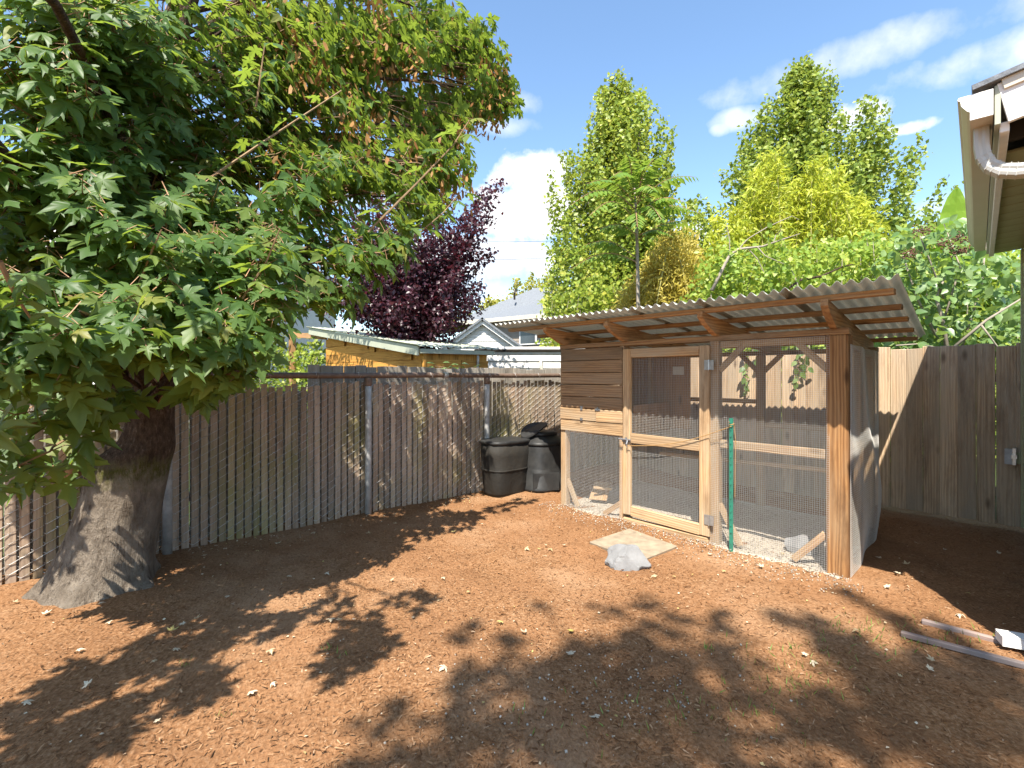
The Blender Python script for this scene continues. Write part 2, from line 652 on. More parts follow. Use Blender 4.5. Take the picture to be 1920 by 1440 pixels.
M_['seed'] = leafmat('samara', [(0, (.30, .13, .04)), (.5, (.42, .22, .07)), (1, (.50, .30, .12))], (.6, .35, .1), .35, .6, .2)
M_['plum'] = leafmat('plum_leaf', [(0, (.030, .012, .020)), (.5, (.050, .018, .030)), (1, (.09, .03, .045))], (.30, .04, .06), .25, .4, .5)
M_['pear'] = leafmat('upright_leaf', [(0, (.15, .23, .03)), (.5, (.29, .36, .045)), (.85, (.40, .44, .06)), (1, (.48, .43, .07))], (.5, .6, .08), .35)
M_['pear2'] = leafmat('upright_leaf_deep', [(0, (.13, .21, .03)), (.5, (.25, .33, .045)), (1, (.40, .43, .06))], (.45, .55, .08), .35)
M_['bamboo'] = leafmat('bamboo_leaf', [(0, (.30, .38, .03)), (.5, (.45, .50, .04)), (1, (.58, .58, .08))], (.75, .75, .08), .4)
M_['yellow'] = leafmat('yellow_leaf', [(0, (.40, .33, .05)), (.5, (.55, .45, .08)), (1, (.62, .52, .13))], (.8, .65, .12), .4)
M_['sumac'] = leafmat('sumac_leaflet', [(0, (.09, .19, .03)), (.6, (.17, .29, .04)), (1, (.28, .32, .06))], (.45, .6, .06), .4)
M_['vine'] = leafmat('vine_leaf', [(0, (.16, .27, .04)), (.5, (.30, .42, .06)), (1, (.45, .50, .10))], (.6, .7, .08), .4)
M_['shrub'] = leafmat('shrub_leaf', [(0, (.10, .19, .06)), (.5, (.20, .31, .09)), (1, (.30, .40, .16))], (.45, .6, .1), .35, .4, .5)
M_['fartree'] = leafmat('far_leaf', [(0, (.26, .25, .03)), (.6, (.40, .36, .05)), (1, (.30, .36, .06))], (.6, .6, .08), .4)
M_['banana'] = leafmat('banana_leaf', [(0, (.28, .45, .05)), (1, (.34, .50, .07))], (.6, .8, .08), .5)
M_['greybark'] = plain('grey_bark', (.34, .29, .23), .85, 0, .2, .35, 9, .6, .01)
M_['panicle'] = plain('dry_panicle', (.20, .10, .07), .9, 0, .1, .4, 60, .5, .004)

# maple bark: smooth grey-beige foot, reddish bark above, mossy collar between
m, n, out = mat_new('maple_bark')
g_ = n.nodes.new('ShaderNodeNewGeometry')
sx = n.nodes.new('ShaderNodeSeparateXYZ')
n.links.new(g_.outputs['Position'], sx.inputs[0])
zf = sx.outputs['Z']
f1 = noise(n, g_.outputs['Position'], 9, 6, .65)
f2 = noise(n, g_.outputs['Position'], 45, 5, .7, (1, 1, .4))
f4 = noise(n, g_.outputs['Position'], 5, 4, .6)
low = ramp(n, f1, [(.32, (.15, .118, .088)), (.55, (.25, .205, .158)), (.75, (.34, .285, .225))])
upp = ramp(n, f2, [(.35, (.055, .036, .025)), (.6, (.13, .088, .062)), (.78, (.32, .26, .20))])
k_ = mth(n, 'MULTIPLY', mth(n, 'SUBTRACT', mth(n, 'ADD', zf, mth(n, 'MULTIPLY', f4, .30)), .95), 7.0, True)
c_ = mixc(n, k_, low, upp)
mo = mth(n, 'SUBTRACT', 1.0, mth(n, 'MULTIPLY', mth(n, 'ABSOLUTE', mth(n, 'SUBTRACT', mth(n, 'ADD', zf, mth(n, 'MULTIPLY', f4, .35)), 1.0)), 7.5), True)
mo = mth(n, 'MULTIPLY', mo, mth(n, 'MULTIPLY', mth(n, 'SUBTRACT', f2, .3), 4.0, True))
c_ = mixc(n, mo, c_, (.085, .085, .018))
f5 = noise(n, g_.outputs['Position'], 16, 7, .75, (1, 1, .22))
c_ = mixc(n, mth(n, 'MULTIPLY', mth(n, 'SUBTRACT', .47, f5), 7.0, True), c_, (.055, .038, .026))
bsdf(n, out, c_, .92, 0, .12, mth(n, 'ADD', mth(n, 'ADD', f2, f1), mth(n, 'MULTIPLY', f5, 2.0)), .035, 1.0)
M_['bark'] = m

# ------------------------------------------------------------------ ground
Uax, Vax = uv(1, 0), uv(0, 1)
ZUP = Vector((0, 0, 1))


def gz(x, y):
    u, v = .743 * x + .669 * y, .669 * x - .743 * y
    z = .022 * mnoise.noise((x * .9, y * .9, 3.1)) + .012 * mnoise.noise((x * 2.7, y * 2.7, 8.2))
    k = max(0, min(1, (u - 3.9) / .8)) * max(0, min(1, (-4.0 - v) / .5))
    return z + .04 * k - .006


def axis(lo, hi, step, far):
    a = list(np.arange(lo, hi + 1e-6, step))
    s, x = step, hi
    while x < far:
        s *= 1.35
        x += s
        a.append(x)
    s, x = step, lo
    while x > -far:
        s *= 1.35
        x -= s
        a.insert(0, x)
    return a


gx, gy = axis(-6.0, 6.5, .055, 900), axis(.6, 8.0, .055, 900)
nx = len(gx)
vs = []
for y in gy:
    for x in gx:
        inside = -6.5 < x < 7 and .2 < y < 8.5
        z = gz(x, y) if inside else -.01
        if inside:
            z += .009 * mnoise.noise((x * 9, y * 9, .5)) + .006 * mnoise.noise((x * 24, y * 24, 4.5))
        vs.append((x, y, z))
fs = [(j * nx + i, j * nx + i + 1, (j + 1) * nx + i + 1, (j + 1) * nx + i) for j in range(len(gy) - 1) for i in range(nx - 1)]
me = bpy.data.meshes.new('ground')
me.from_pydata(vs, [], fs)
me.polygons.foreach_set('use_smooth', [True] * len(fs))
g = link('ground', me, M_['mulch'])
tag(g, 'reddish brown bark mulch covering the whole yard', 'ground', kind='structure')

M_['lawn'] = plain('lawn_green', (.07, .10, .03), .9, 0, .1, .5, 30, .6, .02)
mb = MB()
mb.add([uv(BU_ := 7.3, -5.7, .012), uv(7.3, 30, .012), uv(40, 30, .012), uv(40, -5.7, .012)], [(0, 1, 2, 3)])
mb.add([uv(-6, -5.75, .012), uv(40, -5.75, .012), uv(40, -30, .012), uv(-6, -30, .012)], [(3, 2, 1, 0)])
tag(mb.build('lawn', M_['lawn']), 'green ground of the neighbouring gardens beyond the fences', 'lawn', kind='structure')

# ------------------------------------------------------------------ chain link fence with wooden slats
FV = -5.21
cf = thing('chain_link_fence', 'rusty chain link fence with vertical wooden slats beside the big maple trunk', 'fence', uv(3.2, FV))
U0, U1 = -1.0, 7.0
pitch = .0725
k = 0
u = U0
while u < U1 - .02:
    h = 1.435 + R.uniform(-.03, .025)
    if not (R.random() < .02):
        c = uv(u, FV + R.uniform(-.002, .002))
        tilt = Uax * R.uniform(-.008, .008)
        plank('slat', c + Vector((0, 0, -.03)), c + tilt + Vector((0, 0, round(h, 2))), (.057 if k % 3 else .054), .008, Uax, M_['slat'], cf, 1 + k % 3)
    u += pitch
    k += 1
mb = MB()
au, az = .068, .0375
u = U0
k = 0
while u < U1:
    pts = []
    for j in range(int(1.49 / az)):
        up_ = (j + k) % 2
        pts.append(uv(u + (au / 2 if up_ else -au / 2), FV + .0078, .02 + j * az))
        pts.append(uv(u, FV + (-.0115 if up_ else .0115), .02 + (j + .5) * az))
    mb.tube(pts, .0026, 3, cap=False)
    u += au
    k += 1
mb.build('wire_netting', M_['wire'], cf)
POSTS = [-1.15, .676, 2.512, 4.195, 5.9]
for pu in POSTS:
    mb = MB()
    c = uv(pu, FV + .055)
    mb.tube([c + Vector((0, 0, z)) for z in (-.05, .5, 1.0, 1.49)], .036, 14)
    p = mb.build('post', M_['galv'], cf, smooth=True)
    mb = MB()
    mb.tube([c + Vector((0, 0, z)) for z in (1.41, 1.425, 1.495, 1.50)], [.036, .041, .041, .038], 14)
    mb.build('post_collar', M_['rail'], p, smooth=True)
    for zz in (.35, .7, 1.05):
        mb = MB()
        ring = [c + Vector((0, 0, zz + .01 * math.sin(t_ * .9))) + .0385 * (math.cos(t_) * Uax + math.sin(t_) * Vax) for t_ in np.linspace(0, 6.1, 14)]
        mb.tube(ring, .002, 4)
        mb.build('tie_wire', M_['wire'], p)
mb = MB()
mb.tube([uv(u_, FV + .03, 1.528 + .004 * math.sin(u_ * 2.3)) for u_ in np.linspace(U0 - .3, U1, 40)], .031, 14)
mb.build('top_rail', M_['rail'], cf, smooth=True)
for u_ in np.arange(.1, U1, .46):
    mb = MB()
    c = uv(u_, FV + .03, 1.528)
    mb.tube([c + .034 * (math.cos(t_) * Vax + math.sin(t_) * ZUP) + Uax * .004 * t_ for t_ in np.linspace(0, 6.2, 12)], .0022, 4)
    mb.build('tie_wire', M_['wire'], cf)
for u_ in (3.55,):
    mb = MB()
    mb.tube([uv(u_ - .03, FV + .03, 1.528), uv(u_ + .03, FV + .03, 1.528)], .037, 14)
    mb.build('rail_sleeve', M_['galv'], cf, smooth=True)

# taller board fence of the neighbour, just behind
nf = thing('neighbour_fence', 'weathered grey board fence showing just above the rusty rail', 'fence', uv(4.5, FV - .12))
u = -1.6
k = 0
while u < 7.2:
    w = .128
    plank('board', uv(u, FV - .22 + R.uniform(-.004, .004), .0), uv(u, FV - .22, round(1.625 + R.uniform(-.014, .014), 2) if u > 2.0 else 1.36), w, .02, Uax, M_['oldboard'], nf, 1 + k % 3)
    u += w + .006
    k += 1
for z in (.4, 1.3):
    plank('rail', uv(-1.6, FV - .26, z), uv(7.2, FV - .26, z), .09, .04, ZUP, M_['oldboard'], nf)

# ------------------------------------------------------------------ back fence
BU = 7.03
bf = thing('board_fence', 'weathered brown board fence behind the coop with gaps between boards', 'fence', uv(BU, -2.0))
v = -5.35
k = 0
while v < .10:
    w = .142
    top = 1.83 + R.uniform(-.02, .02)
    o = R.uniform(-.006, .006)
    plank('board', uv(BU + o, v, .0 if v < -1.9 else .03), uv(BU + R.uniform(-.006, .006), v + R.uniform(-.006, .006), round(top, 2)), w, .018, Vax, M_['backboard'], bf, 1 + k % 3)
    v += w + R.choice((.001, .003, .006))
    k += 1
for z in (.35, 1.5):
    plank('rail', uv(BU + .04, -5.4, z), uv(BU + .04, .12, z), .09, .04, ZUP, M_['backboard'], bf)
for vv in (-4.6, -2.2, .05):
    plank('post', uv(BU + .10, vv, 0), uv(BU + .10, vv, 1.7), .09, .09, Vax, M_['backboard'], bf)

# ------------------------------------------------------------------ chicken coop
KS = -.107
CU = 4.41


def cp(u, v, z=0.0):
    return uv(u, v + KS * (u - CU), z)


SIDE = (cp(5, -1) - cp(4, -1)).normalized()         # direction of the coop's sides
coop = thing('chicken_coop', 'wooden chicken coop with wire mesh walls and corrugated metal roof', 'chicken coop', cp(CU + .8, -2.6))
W = M_['coop']
# posts
plank('corner_post', cp(CU + .07, -1.18, -.03), cp(CU + .07, -1.18, 1.84), .150, .140, Vax, M_['post'], coop)
plank('corner_post', cp(CU + .05, -3.995, -.02), cp(CU + .05, -3.995, 1.84), .085, .085, Vax, W, coop)
plank('door_post', cp(CU + .05, -3.165, -.02), cp(CU + .05, -3.165, 1.84), .06, .085, Vax, W, coop)
plank('door_post', cp(CU + .05, -2.155, -.02), cp(CU + .05, -2.155, 1.84), .085, .085, Vax, W, coop)
BK = 6.1
for vv in (-3.98, -2.23, -1.17):
    plank('back_post', cp(BK, vv, -.02), cp(BK, vv, 1.76), .085, .085, Vax, W, coop)
plank('side_post', cp(5.3, -1.16, -.02), cp(5.3, -1.16, 1.80), .06, .085, Vax, W, coop)
# plates
plank('front_plate', cp(CU + .05, -4.05, 1.862), cp(CU + .05, -1.10, 1.862), .05, .09, ZUP, M_['coopred'], coop)
plank('back_plate', cp(BK, -4.05, 1.785), cp(BK, -1.1, 1.785), .05, .09, ZUP, W, coop)
plank('side_plate', cp(CU + .15, -1.16, 1.80), cp(BK - .05, -1.16, 1.74), .07, .04, ZUP, W, coop)
# rafters: deep boards with tapered tails over the front
for vv in (-3.96, -3.12, -2.13, -1.20):
    mb = MB()
    zt = lambda uu: 2.035 - .077 * (uu - CU)
    prof = [(4.02, zt(4.02)), (6.5, zt(6.5)), (6.5, zt(6.5) - .07), (6.2, zt(6.2) - .125), (CU + .1, zt(CU) - .150), (CU - .06, zt(CU) - .150), (4.10, zt(4.10) - .085), (4.02, zt(4.02) - .045)]
    t2 = .024
    P = [Vector(cp(q, vv - t2, z)) for q, z in prof] + [Vector(cp(q, vv + t2, z)) for q, z in prof]
    nn = len(prof)
    fcs = [tuple(reversed(range(nn))), tuple(range(nn, 2 * nn))] + [(i, (i + 1) % nn, nn + (i + 1) % nn, nn + i) for i in range(nn)]
    # local frame with Z along the rafter so that the grain runs along it
    o0 = cp(5.0, vv, 1.95)
    X, Y_, Z_ = ZUP, SIDE.cross(ZUP), SIDE
    Mr = Matrix(((X.x, Y_.x, Z_.x, o0.x), (X.y, Y_.y, Z_.y, o0.y), (X.z, Y_.z, Z_.z, o0.z), (0, 0, 0, 1)))
    inv = Mr.inverted()
    mb.add([inv @ p for p in P], fcs)
    mb.build('rafter', M_['coopred'], coop, M=Mr)
# purlins
for q in (4.10, 4.66, 5.22, 5.84, 6.44):
    z = 2.035 - .077 * (q - CU) + .021
    plank('purlin', cp(q, -4.62, z), cp(q, -.80, z), .04, .07, ZUP, M_['coopred'], coop)
# roof sheets, corrugated, overlapping
RV0, RV1 = -4.675, -.755
ns = 6
sw = (RV1 - RV0) / ns
for i in range(ns):
    v0, v1 = RV0 + i * sw - (.05 if i else 0), RV0 + (i + 1) * sw
    n_ = int((v1 - v0) / .008)
    u0, u1 = 3.87 + R.uniform(-.012, .012), 6.57 + R.uniform(-.015, .015)
    lift = .003 * (i % 2)
    skew = R.uniform(-.012, .012)
    rows = [u0, 4.1, 4.3, 5.0, 5.8, u1]
    vs, fs = [], []
    for uu in rows:
        for j in range(n_ + 1):
            vv = v0 + (v1 - v0) * j / n_
            z = 2.035 - .077 * (uu - CU) + .061 + lift + .0165 * math.cos(2 * math.pi * (vv - RV0) / .0815) + .004 * mnoise.noise((uu * 1.5, vv * 3, i))
            vs.append(cp(uu, vv + skew * (uu - 5), z))
    for r_ in range(len(rows) - 1):
        for j in range(n_):
            a0 = r_ * (n_ + 1) + j
            fs.append((a0, a0 + 1, a0 + n_ + 2, a0 + n_ + 1))
    me = bpy.data.meshes.new('roof_sheet')
    me.from_pydata([tuple(x) for x in vs], [], fs)
    me.polygons.foreach_set('use_smooth', [True] * len(fs))
    o = link('roof_sheet', me, M_['corr'], coop)
    so = o.modifiers.new('s', 'SOLIDIFY')
    so.thickness = .0016
# front left wall: stacked planks
zz = 1.832
for i in range(7):
    hgt = .136
    z = zz - hgt / 2
    u_ = CU + .002 - (.004 if i % 2 else 0)
    if i < 5:
        plank('wall_plank', cp(u_, -4.03, z), cp(u_, -3.145, z), hgt - .006, .022, ZUP, M_['coopdark'], coop, i % 3 + 1)
    elif i == 5:
        for a0, a1 in ((-4.03, -3.50), (-3.495, -3.145)):
            plank('hatch_plank', cp(u_ - .004, a0, z), cp(u_ - .004, a1, z), hgt - .006, .022, ZUP, W, coop, 1)
    else:
        plank('wall_plank', cp(u_, -4.03, z), cp(u_, -3.145, z), hgt - .006, .024, ZUP, W, coop, 2)
    zz -= hgt
# hatch fittings
for vv, z, w, h in ((-3.70, 1.155, .03, .045), (-3.70, 1.03, .035, .03), (-3.47, 1.15, .07, .018), (-3.47, 1.155, .018, .035)):
    mb = MB()
    mb.box(cp(CU - .02, vv, z), Vax * w / 2, SIDE * .006, ZUP * h / 2)
    mb.build('hatch_hinge', M_['steel'], coop)
# left side wall and back of the nest loft
zz = 1.80
for i in range(7):
    z = zz - .068
    plank('wall_plank', cp(CU + .11, -4.03, z), cp(BK - .05, -4.03, z), .13, .02, ZUP, M_['coopdark'], coop, i % 3 + 1)
    zz -= .136
plank('loft_floor', cp(CU + .14, -3.6, .86), cp(5.6, -3.6, .86), .80, .018, Vax, M_['ply'], coop)
plank('plywood_panel', cp(5.62, -3.40, .88), cp(5.62, -3.40, 1.78), .98, .014, Vax, M_['ply'], coop)
plank('loft_stud', cp(5.585, -3.44, .88), cp(5.585, -3.44, 1.78), .05, .04, Vax, W, coop)
plank('loft_partition', cp(5.1, -3.155, .88), cp(5.1, -3.155, 1.2), .9, .012, SIDE, M_['ply'], coop)
# roost bar
plank('roost_bar', cp(5.2, -3.1, .62), cp(5.2, -1.3, .66), .04, .05, ZUP, W, coop)
# door: stiles, rails, mesh
UD = CU - .012
door = bpy.data.objects.new('door', None)
col.objects.link(door)
door.parent = coop
WM['door'] = Matrix.Translation(cp(UD, -2.235, .05))
door.matrix_basis = WM[coop.name].inverted() @ WM['door']
plank('stile', cp(UD, -3.085, .075), cp(UD, -3.085, 1.80), .095, .04, Vax, W, door, 1)
plank('stile', cp(UD, -2.235, .05), cp(UD, -2.235, 1.80), .095, .04, Vax, W, door, 2)
plank('rail', cp(UD - .002, -3.035, 1.755), cp(UD - .002, -2.285, 1.755), .092, .038, ZUP, W, door, 1)
plank('rail', cp(UD - .002, -3.035, .875), cp(UD - .002, -2.285, .875), .10, .038, ZUP, W, door, 2)
plank('rail', cp(UD - .002, -3.035, .12), cp(UD - .002, -2.285, .10), .10, .038, ZUP, W, door, 3)
plank('threshold', cp(CU + .0, -3.13, .012), cp(CU + .0, -2.2, .012), .06, .06, ZUP, W, coop, 1)
# door hardware
for z in (1.62, .21):
    mb = MB()
    for s_ in (-1, 1):
        mb.box(cp(UD - .024, -2.187 + s_ * .024, z), Vax * .021, SIDE * .003, ZUP * .045)
    mb.tube([cp(UD - .03, -2.187, z - .047), cp(UD - .03, -2.187, z + .047)], .007, 8)
    mb.build('hinge', M_['steel'], door)
mb = MB()
mb.box(cp(UD - .024, -3.085, .845), Vax * .05, SIDE * .004, ZUP * .012)
mb.box(cp(UD - .024, -3.085, .845), Vax * .012, SIDE * .006, ZUP * .035)
mb.tube([cp(UD - .04, -3.17, .86), cp(UD - .04, -3.02, .86)], .008, 8)
mb.tube([cp(UD - .04, -3.06, .86), cp(UD - .055, -3.06, .82), cp(UD - .05, -3.06, .78)], .006, 6)
mb.build('latch', M_['steel'], door)
mb = MB()
mb.box(cp(5.605, -3.06, 1.585), Vax * .075, SIDE * .002, ZUP * .05)
mb.build('paper_notice', M_['white'], coop)
# rails and braces of the right bay
plank('mid_rail', cp(CU + .045, -2.11, .905), cp(CU + .045, -1.26, .905), .075, .04, ZUP, W, coop, 1)
plank('top_rail', cp(CU + .05, -2.11, 1.805), cp(CU + .05, -1.26, 1.805), .06, .04, ZUP, W, coop, 1)


def brace(a0, z0, a1, z1, uu=CU + .045, w=.055):
    plank('brace', cp(uu, a0, z0), cp(uu, a1, z1), w, .03, ZUP.cross(SIDE), W, coop)


brace(-2.12, 1.57, -1.90, 1.79)
brace(-1.25, 1.57, -1.48, 1.80)
brace(-2.12, .36, -1.93, .02)
brace(-1.27, .28, -1.50, .02)
brace(-3.96, .30, -3.80, .0)
brace(-3.20, .16, -3.42, .0)
brace(-2.20, 1.57, -2.00, 1.77, BK)
brace(-2.26, 1.57, -2.46, 1.77, BK)
plank('back_rail', cp(BK, -3.9, 1.22), cp(BK, -2.28, 1.22), .05, .04, ZUP, W, coop)
plank('back_rail', cp(BK, -2.18, .95), cp(BK, -1.22, .95), .06, .04, ZUP, W, coop)
plank('side_rail', cp(CU + .15, -1.13, .95), cp(BK - .05, -1.14, .95), .07, .035, ZUP, W, coop)


# hardware cloth: real wires
def netting(name, f, s0, s1, z0, z1, pitch=.0165, th=.00085, seg=1, par=None):
    mb = MB()
    nv, nh = int((s1 - s0) / pitch), int((z1 - z0) / pitch)
    for i in range(nv + 1):
        s = s0 + (s1 - s0) * i / nv
        mb.tube([f(s, z0 + (z1 - z0) * j / seg) for j in range(seg + 1)], th, 4, cap=False)
    for j in range(nh + 1):
        z = z0 + (z1 - z0) * j / nh
        mb.tube([f(s0 + (s1 - s0) * i / seg, z) for i in range(seg + 1)], th, 4, cap=False)
    return mb.build(name, M_['mesh'], par or coop)


netting('wire_mesh', lambda s, z: cp(CU - .001 + .004 * math.sin(s * 9 + z * 5), s, z), -2.19, -1.235, -.01, 1.83, seg=6)
netting('wire_mesh', lambda s, z: cp(UD + .026, s, z), -3.05, -2.27, .07, 1.78, seg=1, par=door)
netting('wire_mesh', lambda s, z: cp(CU - .004 + .004 * math.sin(s * 7), s, z), -3.95, -3.16, -.01, .88, seg=4)


def bulge(s, z):
    a0 = (s - (CU + .06)) / (BK - CU)
    b = .075 * math.sin(math.pi * max(0, min(1, a0))) * max(0, math.sin(math.pi * min(1, max(0, (z + .25) / 1.45)))) ** 2
    b += .02 * math.sin(a0 * 11 + z * 3) * max(0, math.sin(math.pi * a0))
    return cp(s, -1.098 + b, z)


netting('wire_mesh', bulge, CU + .02, BK + .04, -.01, 1.76, seg=18)

# pebble bed inside the coop
vs = [cp(CU - .10, -4.02, .008), cp(CU - .10, -1.16, .008), cp(BK + .05, -1.14, .008), cp(BK + .05, -4.0, .008)]
n_ = 40
pts, fs = [], []
for i in range(n_ + 1):
    for j in range(n_ + 1):
        a0, b0 = i / n_, j / n_
        p = cp(CU - .06 + (BK + .1 - CU) * a0, -4.0 + 2.84 * b0, 0)
        e = min(a0 * 4, 1)
        p.z = gz(p.x, p.y) + .012 * e + .012 * mnoise.noise((p.x * 4, p.y * 4, 2.0)) - (.015 if a0 == 0 else 0)
        pts.append(tuple(p))
for i in range(n_):
    for j in range(n_):
        fs.append((i * (n_ + 1) + j, i * (n_ + 1) + j + 1, (i + 1) * (n_ + 1) + j + 1, (i + 1) * (n_ + 1) + j))
me = bpy.data.meshes.new('gravel_bed')
me.from_pydata(pts, [], fs)
o = link('gravel_bed', me, plain('gravel_base', (.52, .45, .36), .9, 0, .15, .45, 120, .8, .01))
tag(o, 'pale gravel bed on the floor of the chicken coop', 'gravel', kind='structure')
octa = np.array([(1, 0, 0), (-1, 0, 0), (0, 1, 0), (0, -1, 0), (0, 0, 1), (0, 0, -1)], float)
octt = np.array([(0, 2, 4), (2, 1, 4), (1, 3, 4), (3, 0, 4), (2, 0, 5), (1, 2, 5), (3, 1, 5), (0, 3, 5)])


def pebbles(P, smin, smax):
    n_ = len(P)
    return scatter(octa, octt, P, frames(runit(n_), runit(n_)), NR.uniform(smin, smax, (n_, 1)) * NR.uniform(.6, 1.2, (n_, 3)))


PP = []
for i in range(9000):
    p = cp(R.uniform(CU - .05, 6.1), R.uniform(-4.0, -1.14))
    PP.append((p.x, p.y, gz(p.x, p.y) + .014))
for i in range(900):                     # spilled in front of the coop
    p = cp(CU - abs(R.gauss(0, .20)), R.uniform(-4.2, -1.0))
    PP.append((p.x, p.y, gz(p.x, p.y) + .006))
for i in range(190):
    c = gp(R.gauss(1130, 180), min(1420, max(1180, R.gauss(1300, 50))))
    PP.append((c.x, c.y, gz(c.x, c.y) + .005))
V, T = pebbles(np.array(PP), .0035, .009)
o = link('pebbles', tri_mesh('pebbles', V, T, [M_['pebble']]))
tag(o, 'small pale pebbles strewn in and before the coop', 'gravel', kind='stuff')

# ------------------------------------------------------------------ house at the right
hw = Vector((.6817, .7316, 0))            # along the eave, away from the camera
hn = Vector((.7316, -.6817, 0))           # towards the inside of the house
GZ = 2.90
G0 = Vector((2.22, 2.49, GZ))
GL = 3.54
house = thing('house', 'olive green house corner with white eave, gutter and downspout', 'house', Vector((4.0, 3.7, 0)))


def hp(s, q, z):                          # s along the eave from its near end, q inwards from the gutter lip
    return Vector((G0.x + hw.x * s + hn.x * q, G0.y + hw.y * s + hn.y * q, z))


# gutter: K profile swept along the eave
prof = [(0, 0), (-.004, -.012), (.006, -.02), (.010, -.045), (.030, -.075), (.042, -.085), (.042, -.125), (.125, -.125), (.125, 0), (.122, 0), (.122, -.122), (.045, -.122), (.045, -.083), (.032, -.072), (.013, -.043), (.009, -.018), (.003, -.004)]
mb = MB()
ring = [[hp(s_, q, GZ + z) for q, z in prof] for s_ in (0, GL)]
nn = len(prof)
mb.add(ring[0] + ring[1], [(i, nn + i, nn + (i + 1) % nn, (i + 1) % nn) for i in range(nn)])
gut = mb.build('gutter', M_['cream'], house)
for s_ in (-.002, GL + .002):
    mb = MB()
    pr = prof[:9]
    mb.add([hp(s_, q, GZ + z) for q, z in pr] + [hp(s_ + .003, q, GZ + z) for q, z in pr], [tuple(range(9)), tuple(reversed(range(9, 18)))] + [(i, 9 + i, 9 + (i + 1) % 9, (i + 1) % 9) for i in range(9)])
    mb.build('end_cap', M_['white'] if s_ < 0 else M_['cream'], gut)
# downspout: ribbed elbow under the near end turning back towards the wall
path = [hp(.16, .085, GZ - .12), hp(.16, .085, GZ - .22), hp(.16, .092, GZ - .27), hp(.16, .115, GZ - .32), hp(.16, .155, GZ - .355), hp(.16, .21, GZ - .372), hp(.16, .30, GZ - .385), hp(.16, .44, GZ - .405)]
mb = MB()
rings = []
for i, p in enumerate(path):
    t_ = (path[min(i + 1, len(path) - 1)] - path[max(i - 1, 0)]).normalized()
    s1 = hw
    s2 = t_.cross(s1).normalized()
    ks = 16
    rr = []
    for j in range(ks):
        an = 2 * math.pi * j / ks
        cx, cy = math.cos(an), math.sin(an)
        m_ = max(abs(cx), abs(cy))
        rib = .0018 * (1 if j % 2 else -1)
        rr.append(p + s1 * (cx / m_ * (.040 + rib)) + s2 * (cy / m_ * (.030 + rib)))
    rings.append(rr)
for i in range(len(rings)):
    mb.v += [tuple(q) for q in rings[i]]
for i in range(len(rings) - 1):
    for j in range(16):
        mb.f.append((i * 16 + j, i * 16 + (j + 1) % 16, (i + 1) * 16 + (j + 1) % 16, (i + 1) * 16 + j))
        mb.m.append(0)
ds = mb.build('downspout', M_['taupe'], house)
for i in (2, 3, 4, 5):
    for dd in (0.0, .5):
        p = path[i].lerp(path[i + 1], dd)
        t_ = (path[i + 1] - path[i]).normalized()
        s2 = t_.cross(hw).normalized()
        mb = MB()
        mb.box(p, hw * .0425, s2 * .0325, t_ * .0016)
        mb.build('crimp', M_['taupe'], ds)
# fascia behind the gutter, rake board over the near gable, roof deck
plank('fascia', hp(.02, .140, GZ - .075), hp(GL - .02, .140, GZ - .075), .19, .022, ZUP, M_['sage'], house)
sl = .20
DW = 5.2
zr = lambda q: GZ + .03 + sl * (q - .12)
plank('rake_board', hp(.03, .155, zr(.155) - .11), hp(.03, DW, zr(DW) - .11), .20, .022, ZUP, M_['white'], house)
plank('rake_trim', hp(.014, .155, zr(.155) - .025), hp(.014, DW, zr(DW) - .025), .05, .016, ZUP, M_['cream'], house)
mb = MB()
c = (hp(0, .06, zr(.06)) + hp(GL, DW, zr(DW))) / 2 + Vector((0, 0, .012))
nrm = Vector((-hn.x * sl, -hn.y * sl, 1)).normalized()
mb.box(c, hw * (GL / 2 + .015), (hn + ZUP * sl) * (DW / 2 - .02), nrm * .012)
mb.build('roof', M_['shingle'], house)
# open eave boards seen from below
k = 0
s_ = .62
while s_ < GL - .05:
    w = .235
    p0, p1 = hp(s_, .153, GZ - .16), hp(s_, .60, GZ - .13)
    if True:
        plank('soffit_board', p0, p1, w - .012, .018, hw, M_['olive'], house, 1 + k % 2)
    s_ += w
    k += 1
plank('soffit_frame', hp(.06, .165, GZ - .175), hp(GL - .03, .165, GZ - .175), .035, .05, hn, M_['white'], house)
plank('lookout', hp(.30, .16, GZ - .13), hp(.30, .6, GZ - .08), .09, .04, ZUP, M_['dark'], house)
# walls with lap siding
WQ, WS0, WS1 = .40, .30, GL + .06
z = .12
i = 0
while z < GZ - .15:
    p0, p1 = hp(WS0, WQ, z), hp(WS1, WQ, z)
    plank('siding_board', p0 + hn * .004 * (i % 2), p1 + hn * .004 * (i % 2), .135, .02, ZUP + hn * -.1, M_['olive'], house, 1)
    plank('siding_board', hp(WS0, WQ, z), hp(WS0, DW - .3, z), .135, .02, ZUP, M_['olive'], house, 1)
    z += .12
    i += 1
plank('corner_board', hp(WS1 + .01, WQ - .012, .05), hp(WS1 + .01, WQ - .012, GZ - .15), .09, .03, hw, M_['olive'], house)
mb = MB()
c = hp((WS0 + WS1) / 2 + .02, (WQ + DW - .3) / 2, 1.48)
mb.box(c, hw * ((WS1 - WS0) / 2 - .04), hn * ((DW - .3 - WQ) / 2 - .03), ZUP * 1.44)
mb.build('wall_core', M_['olive'], house)
mb = MB()
c = hp((WS0 + WS1) / 2 + .02, (WQ + DW) / 2 + .2, 3.1)
mb.box(c, hw * ((WS1 - WS0) / 2 - .04), hn * ((DW - WQ) / 2 - .5), ZUP * .22)
mb.build('gable_infill', M_['olive'], house)

